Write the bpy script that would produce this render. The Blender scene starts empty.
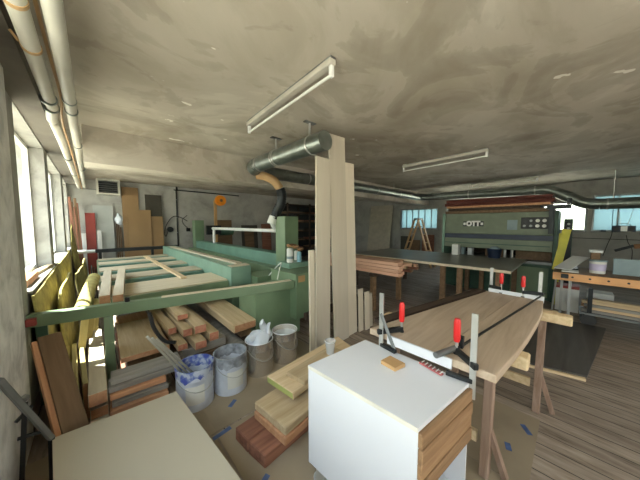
import bpy, bmesh, math, random
from mathutils import Vector, Matrix, noise
random.seed(7)
C = bpy.context.scene.collection
PI = math.pi

# ------------------------------------------------------------------ materials
MATS = {}
def _nt(name):
    m = bpy.data.materials.new(name); m.use_nodes = True
    nt = m.node_tree; b = nt.nodes['Principled BSDF']
    return m, nt, b
def N(nt, t, **k):
    n = nt.nodes.new(t)
    for a, v in k.items():
        if a in ('operation', 'data_type', 'blend_type', 'noise_dimensions', 'feature', 'interpolation_type'): setattr(n, a, v)
        else: n.inputs[a.replace('_', ' ')].default_value = v
    return n
def ramp(nt, stops, src):
    r = nt.nodes.new('ShaderNodeValToRGB'); e = r.color_ramp.elements
    while len(e) > 1: e.remove(e[-1])
    e[0].position = stops[0][0]; e[0].color = (*stops[0][1], 1)
    for p, c in stops[1:]:
        q = e.new(p); q.color = (*c, 1)
    nt.links.new(src, r.inputs[0]); return r.outputs[0]
def coords(nt, scale=(1, 1, 1), rnd=True):
    tc = nt.nodes.new('ShaderNodeTexCoord'); mp = nt.nodes.new('ShaderNodeMapping')
    mp.inputs['Scale'].default_value = scale
    src = tc.outputs['Object']
    if rnd:
        oi = nt.nodes.new('ShaderNodeObjectInfo')
        ml = nt.nodes.new('ShaderNodeMath'); ml.operation = 'MULTIPLY'; ml.inputs[1].default_value = 37
        ad = nt.nodes.new('ShaderNodeVectorMath'); ad.operation = 'ADD'
        nt.links.new(oi.outputs['Random'], ml.inputs[0]); nt.links.new(src, ad.inputs[0]); nt.links.new(ml.outputs[0], ad.inputs[1])
        src = ad.outputs[0]
    nt.links.new(src, mp.inputs['Vector']); return mp.outputs[0]
def bump(nt, b, h, s=.3, d=.01):
    n = nt.nodes.new('ShaderNodeBump'); n.inputs['Strength'].default_value = s; n.inputs['Distance'].default_value = d
    nt.links.new(h, n.inputs['Height']); nt.links.new(n.outputs[0], b.inputs['Normal'])
def plain(name, c, rough=.6, metal=0, var=.12, scale=6, bmp=0.1, spec=.5):
    m, nt, b = _nt(name)
    v = coords(nt)
    n = N(nt, 'ShaderNodeTexNoise', Scale=scale, Detail=5); nt.links.new(v, n.inputs['Vector'])
    lo = tuple(x * (1 - var) for x in c); hi = tuple(min(1, x * (1 + var)) for x in c)
    nt.links.new(ramp(nt, [(.3, lo), (.7, hi)], n.outputs['Fac']), b.inputs['Base Color'])
    b.inputs['Roughness'].default_value = rough; b.inputs['Metallic'].default_value = metal
    b.inputs['Specular IOR Level'].default_value = spec
    if bmp: bump(nt, b, n.outputs['Fac'], bmp, .004)
    MATS[name] = m; return m
def wood(name, c1, c2, axis='x', rough=.65, s=1.0, spots=None):
    m, nt, b = _nt(name)
    sc = {'x': (1.1, 16, 16), 'y': (16, 1.1, 16), 'z': (16, 16, 1.1)}[axis]
    v = coords(nt, tuple(k * s for k in sc))
    n = N(nt, 'ShaderNodeTexNoise', Scale=1.4, Detail=6, Roughness=.6, Distortion=.6); nt.links.new(v, n.inputs['Vector'])
    oi = nt.nodes.new('ShaderNodeObjectInfo'); mr = nt.nodes.new('ShaderNodeMapRange'); nt.links.new(oi.outputs['Random'], mr.inputs[0])
    mr.inputs['To Min'].default_value = .80; mr.inputs['To Max'].default_value = 1.14
    hs = nt.nodes.new('ShaderNodeHueSaturation'); nt.links.new(mr.outputs[0], hs.inputs['Value'])
    nt.links.new(ramp(nt, [(.3, c1), (.68, c2)], n.outputs['Fac']), hs.inputs['Color']); nt.links.new(hs.outputs[0], b.inputs['Base Color'])
    b.inputs['Roughness'].default_value = rough; b.inputs['Specular IOR Level'].default_value = .3
    bump(nt, b, n.outputs['Fac'], .15, .003)
    MATS[name] = m; return m

pine = wood('pine', (.50, .36, .20), (.68, .53, .34))
pale = wood('pale_board', (.56, .47, .34), (.68, .60, .46))
palez = wood('pale_board_vertical', (.60, .53, .42), (.65, .58, .47), 'z', s=.7)
yellowpine = wood('yellow_pine', (.42, .34, .13), (.56, .47, .22))
orange = wood('orange_wood', (.42, .20, .10), (.58, .32, .18))
salmon = wood('salmon_wood', (.62, .34, .22), (.76, .48, .34))
endred = wood('red_end_grain', (.42, .15, .09), (.60, .28, .18))
brown = wood('brown_wood', (.14, .085, .045), (.24, .15, .085))
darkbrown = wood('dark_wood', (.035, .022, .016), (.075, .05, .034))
walnut = wood('table_wood', (.40, .30, .215), (.56, .44, .33), 'x', rough=.5, s=.8)
tanwood = wood('drawer_wood', (.22, .12, .058), (.38, .23, .12), 'x', s=1.5)
greywood = wood('weathered_wood', (.19, .175, .155), (.34, .315, .28))
legwood = wood('leg_wood', (.20, .12, .08), (.36, .25, .19), 'z')
redbrown = wood('redbrown_wood', (.17, .07, .045), (.33, .15, .095))
maroon = wood('maroon_wood', (.07, .016, .012), (.12, .03, .02), 'y')
hard = plain('hardboard', (.30, .185, .085), .6, var=.06, scale=2)
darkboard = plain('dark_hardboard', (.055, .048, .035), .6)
tapwood = plain('block_wood', (.50, .30, .13), .6)
green = plain('machine_green', (.165, .24, .14), .42, var=.14, scale=3)
lightgreen = plain('machine_green_light', (.20, .33, .25), .4, var=.12, scale=4)
seagreen = plain('machine_sea_green', (.14, .26, .20), .42, var=.12, scale=3)
deepgreen = plain('deep_green', (.035, .085, .055), .5, var=.2)
ottgreen = plain('grey_green', (.155, .185, .125), .45, var=.12)
darkblue = plain('dark_blue', (.012, .022, .05), .4)
white = plain('white_laminate', (.66, .67, .71), .35, var=.015, scale=2, bmp=0)
whitep = plain('white_paint', (.72, .72, .70), .5, var=.05)
pipew = plain('pipe_paint', (.56, .54, .47), .45, var=.08, scale=5)
tanband = plain('tan_band', (.48, .30, .14), .5)
zinc = plain('galvanised_zinc', (.24, .265, .245), .36, .8, var=.15, scale=9)
steel = plain('steel', (.50, .50, .48), .35, .6, var=.06)
tin = plain('tin_can', (.74, .70, .64), .27, .85, var=.1)
darkmetal = plain('dark_metal', (.03, .033, .035), .42, .6)
greymetal = plain('grey_metal', (.22, .23, .23), .4, .7)
black = plain('black_plastic', (.012, .012, .013), .45, bmp=0)
red = plain('red_plastic', (.62, .02, .02), .35, var=.04, bmp=0)
redpaint = plain('red_paint', (.30, .045, .035), .5)
yellow = plain('yellow_paint', (.55, .50, .03), .45)
orangep = plain('orange_plastic', (.85, .27, .01), .45)
blue, _nt2, _b = _nt('blue_paint')
_n = N(_nt2, 'ShaderNodeTexNoise', Scale=17, Detail=4); _nt2.links.new(coords(_nt2), _n.inputs['Vector'])
_nt2.links.new(ramp(_nt2, [(.40, (.07, .10, .42)), (.50, (.20, .26, .50)), (.58, (.48, .53, .64))], _n.outputs['Fac']), _b.inputs['Base Color']); _b.inputs['Roughness'].default_value = .4
bluewhite = plain('bucket_white', (.58, .62, .70), .4, var=.12, scale=9)
label_m = plain('bucket_label', (.70, .70, .66), .5, var=.06)
paper = plain('paper', (.60, .62, .62), .7, var=.05)
beige = plain('beige_panel', (.48, .43, .33), .5, var=.03, scale=1.5, bmp=0)
greypanel = plain('grey_panel', (.42, .44, .42), .5, var=.04)
bluegrey = plain('bluegrey_panel', (.22, .29, .31), .5)
cardboard = plain('cardboard', (.30, .24, .165), .85, var=.14, scale=2.5)
tape = plain('blue_tape', (.07, .12, .27), .5, var=.3, scale=25)
glove = plain('brown_cloth', (.30, .17, .08), .9, var=.4, scale=30)
wool = plain('glass_wool', (.34, .29, .10), .95, var=.3, scale=10, bmp=.8)
rubber = plain('rubber', (.03, .03, .03), .7)
greymat = wood('dark_mat', (.07, .064, .056), (.13, .118, .104), 'x', rough=.55, s=.4)
cord = plain('copper_pipe', (.40, .24, .11), .5)
chrome = plain('light_rim', (.66, .68, .70), .3, .3)

def ceilmat():
    m, nt, b = _nt('stained_concrete_ceiling')
    v = coords(nt, (.8, 1.0, 1), False)
    n1 = N(nt, 'ShaderNodeTexNoise', Scale=.75, Detail=8, Roughness=.58, Distortion=.6)
    n2 = N(nt, 'ShaderNodeTexNoise', Scale=1.5, Detail=6, Roughness=.55, Distortion=.8)
    n3 = N(nt, 'ShaderNodeTexNoise', Scale=4.5, Detail=3, Distortion=.3)
    for n in (n1, n2, n3): nt.links.new(v, n.inputs['Vector'])
    a = ramp(nt, [(.30, (.33, .285, .225)), (.44, (.42, .375, .305)), (.47, (.455, .41, .34)), (.53, (.48, .435, .365)), (.555, (.53, .485, .41)), (.68, (.58, .535, .46))], n1.outputs['Fac'])
    c = ramp(nt, [(.36, (.80, .79, .77)), (.43, (.88, .87, .86)), (.45, (1, 1, 1)), (.575, (1, 1, 1)), (.60, (.90, .89, .87)), (.66, (.84, .83, .81))], n2.outputs['Fac'])
    mx = nt.nodes.new('ShaderNodeMixRGB'); mx.blend_type = 'MULTIPLY'; mx.inputs[0].default_value = 1
    nt.links.new(a, mx.inputs[1]); nt.links.new(c, mx.inputs[2])
    f = ramp(nt, [(.725, (0, 0, 0)), (.735, (1, 1, 1))], n3.outputs['Fac'])
    m2 = nt.nodes.new('ShaderNodeMixRGB'); nt.links.new(f, m2.inputs[0]); nt.links.new(mx.outputs[0], m2.inputs[1]); m2.inputs[2].default_value = (.78, .75, .68, 1)
    nt.links.new(m2.outputs[0], b.inputs['Base Color'])
    b.inputs['Roughness'].default_value = .75; b.inputs['Specular IOR Level'].default_value = .3
    bump(nt, b, n1.outputs['Fac'], .25, .02)
    return m
def wallmat(name, c, s=1.6):
    m, nt, b = _nt(name)
    v = coords(nt, (1, 1, 1), False)
    n1 = N(nt, 'ShaderNodeTexNoise', Scale=s, Detail=8, Roughness=.62, Distortion=.5)
    nt.links.new(v, n1.inputs['Vector'])
    nt.links.new(ramp(nt, [(.33, tuple(k * .72 for k in c)), (.5, c), (.66, tuple(min(1, k * 1.15) for k in c))], n1.outputs['Fac']), b.inputs['Base Color'])
    b.inputs['Roughness'].default_value = .85; b.inputs['Specular IOR Level'].default_value = .2
    bump(nt, b, n1.outputs['Fac'], .35, .015)
    return m
def floormat():
    m, nt, b = _nt('old_plank_floor')
    tc = nt.nodes.new('ShaderNodeTexCoord'); sp = nt.nodes.new('ShaderNodeSeparateXYZ'); nt.links.new(tc.outputs['Object'], sp.inputs[0])
    def M(op, a, bb=None):
        n = nt.nodes.new('ShaderNodeMath'); n.operation = op
        for i, q in enumerate((a, bb)):
            if q is None: continue
            if isinstance(q, (int, float)): n.inputs[i].default_value = q
            else: nt.links.new(q, n.inputs[i])
        return n.outputs[0]
    xs = M('DIVIDE', sp.outputs[0], .135); idx = M('FLOOR', xs); fr = M('FRACT', xs)
    wn = nt.nodes.new('ShaderNodeTexWhiteNoise'); wn.noise_dimensions = '1D'; nt.links.new(idx, wn.inputs['W'])
    off = M('MULTIPLY', wn.outputs['Value'], 9)
    cb = nt.nodes.new('ShaderNodeCombineXYZ'); nt.links.new(M('MULTIPLY', sp.outputs[0], 11), cb.inputs[0])
    nt.links.new(M('ADD', M('MULTIPLY', sp.outputs[1], 1.3), off), cb.inputs[1])
    n = N(nt, 'ShaderNodeTexNoise', Scale=2.0, Detail=7, Roughness=.66, Distortion=.5); nt.links.new(cb.outputs[0], n.inputs['Vector'])
    base = ramp(nt, [(.28, (.10, .072, .052)), (.40, (.27, .215, .17)), (.56, (.38, .315, .26)), (.72, (.48, .41, .35))], n.outputs['Fac'])
    tone = ramp(nt, [(0, (.72, .70, .68)), (1, (1.0, .98, .95))], wn.outputs['Value'])
    mx = nt.nodes.new('ShaderNodeMixRGB'); mx.blend_type = 'MULTIPLY'; mx.inputs[0].default_value = 1
    nt.links.new(base, mx.inputs[1]); nt.links.new(tone, mx.inputs[2])
    gap = M('LESS_THAN', fr, .05)
    m2 = nt.nodes.new('ShaderNodeMixRGB'); nt.links.new(gap, m2.inputs[0]); nt.links.new(mx.outputs[0], m2.inputs[1]); m2.inputs[2].default_value = (.02, .016, .012, 1)
    nt.links.new(m2.outputs[0], b.inputs['Base Color'])
    b.inputs['Roughness'].default_value = .6
    bump(nt, b, n.outputs['Fac'], .3, .006)
    return m
def glassmat():
    m, nt, b = _nt('window_glass'); nt.nodes.remove(b)
    t = nt.nodes.new('ShaderNodeBsdfTransparent'); t.inputs[0].default_value = (.93, .97, .96, 1)
    g = nt.nodes.new('ShaderNodeBsdfGlossy'); g.inputs['Roughness'].default_value = .05
    mx = nt.nodes.new('ShaderNodeMixShader'); mx.inputs[0].default_value = .06
    nt.links.new(t.outputs[0], mx.inputs[1]); nt.links.new(g.outputs[0], mx.inputs[2])
    nt.links.new(mx.outputs[0], nt.nodes['Material Output'].inputs[0]); return m
def frosted():
    m, nt, b = _nt('frosted_blue_glass'); nt.nodes.remove(b)
    t = nt.nodes.new('ShaderNodeBsdfTranslucent'); t.inputs[0].default_value = (.22, .31, .34, 1)
    tr = nt.nodes.new('ShaderNodeBsdfTransparent'); tr.inputs[0].default_value = (.30, .40, .43, 1)
    g = nt.nodes.new('ShaderNodeBsdfGlossy'); g.inputs['Roughness'].default_value = .3
    mx = nt.nodes.new('ShaderNodeMixShader'); mx.inputs[0].default_value = .5
    nt.links.new(t.outputs[0], mx.inputs[1]); nt.links.new(tr.outputs[0], mx.inputs[2])
    m2 = nt.nodes.new('ShaderNodeMixShader'); m2.inputs[0].default_value = .04
    nt.links.new(mx.outputs[0], m2.inputs[1]); nt.links.new(g.outputs[0], m2.inputs[2])
    nt.links.new(m2.outputs[0], nt.nodes['Material Output'].inputs[0]); return m
def filmy(name, c, a):
    m, nt, b = _nt(name)
    b.inputs['Base Color'].default_value = (*c, 1); b.inputs['Roughness'].default_value = .3
    b.inputs['Alpha'].default_value = a
    n = N(nt, 'ShaderNodeTexNoise', Scale=9, Detail=3); nt.links.new(coords(nt), n.inputs['Vector']); bump(nt, b, n.outputs['Fac'], .5, .01)
    return m
ceil_m = ceilmat(); wall_m = wallmat('plaster_wall', (.40, .39, .36)); pier_m = wallmat('whitewashed_plaster', (.36, .35, .32), 3)
col_m = wallmat('column_concrete', (.80, .79, .77), 5); lintel_m = wallmat('shaded_lintel', (.15, .135, .115)); floor_m = floormat()
glass_m = glassmat(); frost_m = frosted(); bag_m = filmy('plastic_film', (.75, .80, .88), .75); cup_m = filmy('clear_cup', (.75, .78, .80), .38)

# ------------------------------------------------------------------ mesh helpers
def BM(): return bmesh.new()
def bx(bm, x0, x1, y0, y1, z0, z1, bev=0):
    c = Vector(((x0 + x1) / 2, (y0 + y1) / 2, (z0 + z1) / 2))
    r = bmesh.ops.create_cube(bm, size=1, matrix=Matrix.Translation(c) @ Matrix.Diagonal((abs(x1 - x0), abs(y1 - y0), abs(z1 - z0), 1)))
    if bev: bmesh.ops.bevel(bm, geom=list({e for v in r['verts'] for e in v.link_edges}), offset=bev, segments=1, affect='EDGES')
    return bm
def frame_from(p0, p1, up=(0, 0, 1)):
    p0, p1 = Vector(p0), Vector(p1); x = (p1 - p0); L = x.length; x = x / L
    u = Vector(up)
    if abs(x.dot(u.normalized())) > .985: u = Vector((0, 1, 0)) if abs(x.y) < .9 else Vector((1, 0, 0))
    y = u.cross(x).normalized(); z = x.cross(y)
    M = Matrix((x, y, z)).transposed().to_4x4(); M.translation = (p0 + p1) / 2
    return M, L
def ob(bm, p0, p1, w, t, up=(0, 0, 1), bev=0):
    M, L = frame_from(p0, p1, up)
    r = bmesh.ops.create_cube(bm, size=1, matrix=M @ Matrix.Diagonal((L, w, t, 1)))
    if bev: bmesh.ops.bevel(bm, geom=list({e for v in r['verts'] for e in v.link_edges}), offset=bev, segments=1, affect='EDGES')
    return bm
def tube(bm, pts, r, seg=14, cap=True, radii=None):
    pts = [Vector(p) for p in pts]; rings = []; prev = None
    for i, p in enumerate(pts):
        if i == 0: d = pts[1] - p
        elif i == len(pts) - 1: d = p - pts[-2]
        else: d = (pts[i + 1] - p).normalized() + (p - pts[i - 1]).normalized()
        d.normalize()
        if prev is None:
            a = Vector((0, 0, 1)) if abs(d.z) < .9 else Vector((1, 0, 0))
            u = d.cross(a).normalized()
        else:
            u = (prev - d * prev.dot(d)).normalized()
        prev = u; v = d.cross(u); rr = radii[i] if radii else r
        rings.append([bm.verts.new(p + u * math.cos(2 * PI * k / seg) * rr + v * math.sin(2 * PI * k / seg) * rr) for k in range(seg)])
    for a, b in zip(rings, rings[1:]):
        for k in range(seg): bm.faces.new((a[k], a[(k + 1) % seg], b[(k + 1) % seg], b[k]))
    if cap: bm.faces.new(rings[0][::-1]); bm.faces.new(rings[-1])
    return bm
def smoothpath(pts, n=8):
    P = [Vector(p) for p in pts]; P = [P[0]] + P + [P[-1]]; out = []
    for i in range(1, len(P) - 2):
        for k in range(n):
            t = k / n; a, b, c, d = P[i - 1:i + 3]
            out.append(.5 * ((2 * b) + (c - a) * t + (2 * a - 5 * b + 4 * c - d) * t * t + (3 * b - a - 3 * c + d) * t ** 3))
    out.append(P[-2]); return out
def lathe(bm, prof, c, seg=28, wob=None):
    rings = []
    for i, (r, z) in enumerate(prof):
        rings.append([bm.verts.new((c[0] + max(r, .0005) * math.cos(2 * PI * k / seg), c[1] + max(r, .0005) * math.sin(2 * PI * k / seg), c[2] + z + (wob(i, k) if wob else 0))) for k in range(seg)])
    for a, b in zip(rings, rings[1:]):
        for k in range(seg): bm.faces.new((a[k], a[(k + 1) % seg], b[(k + 1) % seg], b[k]))
    return bm
def prism(bm, pts, z0, z1):
    a = [bm.verts.new((x, y, z0)) for x, y in pts]; b = [bm.verts.new((x, y, z1)) for x, y in pts]
    n = len(pts)
    bm.faces.new(a[::-1]); bm.faces.new(b)
    for i in range(n): bm.faces.new((a[i], a[(i + 1) % n], b[(i + 1) % n], b[i]))
    bmesh.ops.recalc_face_normals(bm, faces=bm.faces); return bm
def cyl(bm, p0, p1, r, seg=20): return tube(bm, [p0, p1], r, seg)

WL = {}; MW = {}
def wl(o): return WL.get(o.name, Vector((0, 0, 0)))
def _mesh(name, bm, mat, off, smooth):
    bmesh.ops.recalc_face_normals(bm, faces=bm.faces)
    bmesh.ops.translate(bm, verts=bm.verts, vec=-off)
    me = bpy.data.meshes.new(name); bm.to_mesh(me); bm.free(); me.materials.append(mat)
    if smooth:
        for p in me.polygons: p.use_smooth = True
        try: me.set_sharp_from_angle(angle=math.radians(40))
        except Exception: pass
    o = bpy.data.objects.new(name, me); C.objects.link(o); return o
def part(name, bm, mat, parent, smooth=False, label=None, kind=None):
    o = _mesh(name, bm, mat, wl(parent), smooth); o.parent = parent; WL[o.name] = wl(parent)
    if label: o['label'] = label
    if kind: o['kind'] = kind
    return o
def settag(o, label, cat, group=None, kind=None):
    o['label'] = label; o['category'] = cat
    if group: o['group'] = group
    if kind: o['kind'] = kind
    return o
def solo(name, bm, mat, label, cat, group=None, smooth=False, kind=None):
    vs = [v.co for v in bm.verts]
    off = Vector(((min(v.x for v in vs) + max(v.x for v in vs)) / 2, (min(v.y for v in vs) + max(v.y for v in vs)) / 2, min(v.z for v in vs)))
    o = _mesh(name, bm, mat, off, smooth); o.location = off; WL[o.name] = off
    return settag(o, label, cat, group, kind)
def thing(name, loc, label, cat, group=None):
    o = bpy.data.objects.new(name, None); o.empty_display_size = .1; C.objects.link(o); o.location = loc; WL[o.name] = Vector(loc)
    return settag(o, label, cat, group)
def struct(name, bm, mat, parent=None, smooth=False):
    if parent is not None: return part(name, bm, mat, parent, smooth)
    o = _mesh(name, bm, mat, Vector((0, 0, 0)), smooth); WL[o.name] = Vector((0, 0, 0)); o['kind'] = 'structure'; return o
def board(name, p0, p1, w, t, mat, label, cat, group=None, up=(0, 0, 1), bev=.003, endmat=None, parent=None):
    """one timber: its grain runs along its own X axis"""
    M, L = frame_from(p0, p1, up); bm = BM(); bx(bm, -L / 2, L / 2, -w / 2, w / 2, -t / 2, t / 2, bev)
    bmesh.ops.recalc_face_normals(bm, faces=bm.faces)
    me = bpy.data.meshes.new(name); bm.to_mesh(me); bm.free(); me.materials.append(mat)
    if endmat:
        me.materials.append(endmat)
        for p in me.polygons:
            if abs(p.normal.x) > .9: p.material_index = 1
    o = bpy.data.objects.new(name, me); C.objects.link(o)
    if parent is not None:
        o.parent = parent; M = Matrix.Translation(-wl(parent)) @ M
    else: settag(o, label, cat, group)
    o.matrix_local = M; MW[o.name] = Matrix.Translation(wl(parent)) @ M if parent is not None else M; return o
def dup(root, d, label=None, rz=0, kids=None):
    r = root.copy(); C.objects.link(r); r.location = root.location + Vector(d); r.rotation_euler = (0, 0, rz)
    if label: r['label'] = label
    for ch in list(root.children):
        c = ch.copy(); C.objects.link(c); c.parent = r
        for g in list(ch.children):
            e = g.copy(); C.objects.link(e); e.parent = c
    return r

# ------------------------------------------------------------------ the setting
XL, XR, YB, YN, H = -.45, 10.5, 9.3, -4.0, 2.85
def slab(x0, x1, y0, y1, z0, z1): return bx(BM(), x0, x1, y0, y1, z0, z1)
struct('floor', slab(XL - .4, XR + .4, YN - .3, YB + .3, -.15, 0), floor_m)
struct('ceiling', slab(XL - .4, XR + .4, YN - .3, YB + .3, H, H + .2), ceil_m)
struct('wall_back', slab(XL - .4, XR + .4, YB, YB + .3, 0, H), wall_m)
LW = [(-3.6, -1.6), (-1.2, 1.75), (3.32, 5.12), (5.46, 7.55), (8.0, 9.1)]  # first two openings are out of view, added to bring daylight in
S0, S1 = 1.0, 2.64
bm = BM(); XO = XL - .33
bx(bm, XO, XL, YN, YB, 0, S0 - .02); bx(bm, XO, XL, YN, YB, S1, H)
ys = [YN] + [v for w in LW for v in w] + [YB]
for a, b in zip(ys[0::2], ys[1::2]): bx(bm, XO, XL, a, b, S0 - .02, S1)
struct('wall_left', bm, pier_m)
struct('trim_1', slab(XL, XL + .17, YN, YB, S1 + .012, H), lintel_m)          # beam over the windows, shade of its unlit underside put into the colour
struct('trim_2', bx(BM(), XL, XL + .058, 1.8, 2.72, 0, H - .01, .01), col_m)     # column
struct('trim_3', slab(XL + .405, XR, 4.306, 4.8, 2.39, H), ceil_m)              # ceiling beam
def window(n, y0, y1, x, z0, z1, pane_m, bars, frame_m, sill=None, inner=-1, t=.05, top=0):
    bm = BM(); f = .045
    bx(bm, x, x + t, y0, y0 + f, z0, z1); bx(bm, x, x + t, y1 - f, y1, z0, z1)
    bx(bm, x, x + t, y0 + f, y1 - f, z0, z0 + f); bx(bm, x, x + t, y0 + f, y1 - f, z1 - f, z1)
    for k in range(1, bars + 1):
        yy = y0 + (y1 - y0) * k / (bars + 1); bx(bm, x + .005, x + t - .005, yy - .016, yy + .016, z0 + f, z1 - f)
    w = struct('window_%d' % n, bm, frame_m)
    part('pane', slab(x + t * .4, x + t * .5, y0 + f, y1 - f, z0 + f, z1 - f), pane_m, w)
    if sill: part('window_sill', slab(*sill), pier_m, w)
for i, (a, b) in enumerate(LW):
    window(i + 1, a, b, XL - .19, S0, S1, glass_m, 1 if b - a > 1.5 else 0, whitep, (XL - .33, XL + .03, a, b, S0 - .02, S0))
RW = [(3.95, 5.62), (1.35, 3.62), (-.25, 1.05), (-3.7, -.34)]
R0, R1 = 1.385, 2.27
bm = BM(); bx(bm, XR, XR + .3, YN, YB, 0, R0); bx(bm, XR, XR + .3, -.30, YB, R1, H); bx(bm, XR, XR + .3, YN, -.30, 2.42, H); bx(bm, XR, XR + .3, -.34, -.30, R1, 2.42); bx(bm, XR, XR + .3, YN, -3.7, R1, 2.42)
ys = [YN] + [v for w in sorted(RW) for v in w] + [YB]
for a, b in zip(ys[0::2], ys[1::2]): bx(bm, XR, XR + .3, a, b, R0, R1)
struct('wall_right', bm, wall_m)
for i, ((a, b), pm, nb) in enumerate(zip(RW, (frost_m, glass_m, glass_m, frost_m), (5, 1, 0, 6))):
    window(6 + i, a, b, XR + .06, R0, R1 if i < 3 else 2.42, pm, nb, greymetal, (XR - .12, XR + .3, a, b, R0 - .03, R0))
# unseen near wall behind the photographer; wide door opening added to let daylight in
bm = BM(); bx(bm, XL - .4, 1.0, YN - .3, YN, 0, H); bx(bm, 3.2, XR + .4, YN - .3, YN, 0, H); bx(bm, 1.0, 3.2, YN - .3, YN, 2.3, H)
struct('wall_near', bm, wall_m)
bm = BM(); bx(bm, -40, XO, -30, 40, -.4, -.2); bx(bm, XR + .3, 40, -30, 40, -.4, -.2); bx(bm, XO, XR + .3, -30, YN - .3, -.4, -.2)
struct('ground', bm, plain('yard_concrete', (.50, .46, .38), .9))

# ------------------------------------------------------------------ ceiling services
def fixture(x0, y0, x1, y1, label):
    t = thing('ceiling_light', ((x0 + x1) / 2, (y0 + y1) / 2, H), label, 'lamp', 'fluorescent battens on the ceiling')
    d = Vector((x1 - x0, y1 - y0, 0)).normalized()
    part('housing', ob(BM(), (x0, y0, H - .036), (x1, y1, H - .036), .060, .046, bev=.005), plain('batten_%d' % int(x0), (.46, .43, .37), .5), t)
    part('bracket', ob(BM(), (x0, y0, H - .001 - .006), (x1, y1, H - .007), .05, .012), greymetal, t)
    for s, (x, y) in ((1, (x0, y0)), (-1, (x1, y1))):
        part('lamp_holder', ob(BM(), Vector((x, y, H - .102)) + d * s * .002, Vector((x, y, H - .102)) + d * s * .035, .032, .084, bev=.004), whitep, t)
    a = Vector((x0, y0, H - .128)) + d * .035; b = Vector((x1, y1, H - .128)) - d * .035
    part('tube', cyl(BM(), a, b, .012, 12), label_m, t, True)
fixture(1.445, 2.80, 1.362, 1.297, 'fluorescent batten nearest the camera, above the tall leaning boards')
fixture(4.867, 2.57, 4.784, 1.03, 'fluorescent batten in the middle of the ceiling, second from the camera')
fixture(8.62, 2.27, 8.40, .70, 'farthest fluorescent batten, above the big green-grey machine')

t = thing('heating_pipe', (-.20, -1, 2.52), 'cream painted ceiling pipe closest to the windows, with tan bands', 'pipe', 'pipes along the window wall')
def fat(bm, x, z, ys, r): return tube(bm, [(x, y, z) for y in ys], r, 20)
part('pipe_run', tube(BM(), [(-.205, -3.8, 2.6), (-.205, 2.95, 2.6)], .039, 20), pipew, t, True)
part('pipe_run', tube(BM(), smoothpath([(-.205, 2.97, 2.6), (-.205, 3.15, 2.6), (-.235, 3.5, 2.6), (-.225, 4.2, 2.6), (-.222, 9.3, 2.6)], 6), .039, 20), pipew, t, True)
for y in (1.74, 2.14): part('band', tube(BM(), [(-.205, y, 2.6), (-.205, y + .025, 2.6)], .043, 20), tanband, t, True)
for y in (2.93, 3.12, 5.3, 6.9): part('collar', tube(BM(), [(-.21 if y < 4 else -.223, y, 2.6), (-.21 if y < 4 else -.223, y + .02, 2.6)], .052, 20), zinc, t, True)
for y in (2.16, 3.7, 5.9): part('wall_hook', ob(BM(), (-.25, y, 2.61), (XL + .17, y, 2.655), .012, .012), tanband, t)
t = thing('heating_pipe', (-.09, -1, 2.52), 'cream painted ceiling pipe farther from the windows, cracked paint', 'pipe', 'pipes along the window wall')
part('pipe_run', tube(BM(), [(-.088, -3.8, 2.6), (-.088, 3.0, 2.6)], .038, 20), pipew, t, True)
part('pipe_run', tube(BM(), [(-.09, 3.0, 2.6), (-.115, 9.3, 2.6)], .036, 20), pipew, t, True)
for y in (2.85, 3.1, 4.4, 6.2): part('collar', tube(BM(), [(-.09, y, 2.6), (-.09, y + .02, 2.6)], .044, 20), zinc, t, True)
for y in (1.0, 3.4, 5.9): part('pipe_hanger', ob(BM(), (-.09, y, 2.65), (-.09, y, H), .015, .015), greymetal, t)
solo('copper_pipe', tube(BM(), smoothpath([(-.145, -.5, 2.66), (-.15, 2.0, 2.66), (-.14, 2.9, 2.64), (-.158, 3.3, 2.545), (-.158, 4.6, 2.545), (-.158, 6.5, 2.545), (-.16, 9.3, 2.545)], 5), .009, 8), cord,
     'thin copper pipe running between the two cream ceiling pipes', 'pipe', smooth=True)

# unit heater on back wall
t = thing('unit_heater', (.36, 9.3, 2.42), 'beige louvred air heater mounted high on the back wall', 'heater')
bm = BM()
for a in ((.12, .165, 2.42, 2.846), (.575, .62, 2.42, 2.846), (.165, .575, 2.42, 2.465), (.165, .575, 2.80, 2.846)): bx(bm, a[0], a[1], 8.98, 9.295, a[2], a[3])
part('casing', bm, pipew, t); part('core', slab(.166, .574, 9.1, 9.29, 2.466, 2.799), darkmetal, t)
for k in range(6): part('louvre', ob(BM(), (.17, 9.02, 2.49 + k * .056), (.57, 9.02, 2.49 + k * .056), .05, .008, up=(0, .5, 1)), greymetal, t)
part('flow_pipe', tube(BM(), [(-.2, 9.15, 2.55), (.12, 9.15, 2.55)], .012, 8), greymetal, t, True)

# extraction ducts
t = thing('extraction_duct', (2.0, 3.0, 2.43), 'short shiny galvanised duct near the tall boards, hung from the ceiling on rods', 'duct')
part('duct_tube', tube(BM(), [(2.0, 2.02, 2.565), (2.0, 3.6, 2.565)], .112, 28), zinc, t, True)
for y in (2.25, 3.0, 3.05, 3.5): part('band', tube(BM(), [(2.0, y, 2.565), (2.0, y + .022, 2.565)], .119, 28), steel, t, True)
part('elbow', tube(BM(), smoothpath([(2.0, 3.6, 2.565), (2.03, 3.78, 2.56), (2.14, 3.92, 2.56), (2.32, 4.0, 2.56)], 5), .114, 28), zinc, t, True)
for y in (2.3, 3.05): part('hanger', ob(BM(), (2.0, y, 2.675), (2.0, y, H), .02, .02), steel, t); part('hanger_plate', slab(1.92, 2.08, y - .03, y + .03, H - .012, H), greymetal, t)
t = thing('extraction_duct', (6, 4.0, 2.4), 'long grey duct running across the room just in front of the ceiling beam', 'duct')
part('duct_tube', tube(BM(), [(2.32, 4.0, 2.56), (8.6, 4.0, 2.59)], .112, 24), zinc, t, True)
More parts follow.
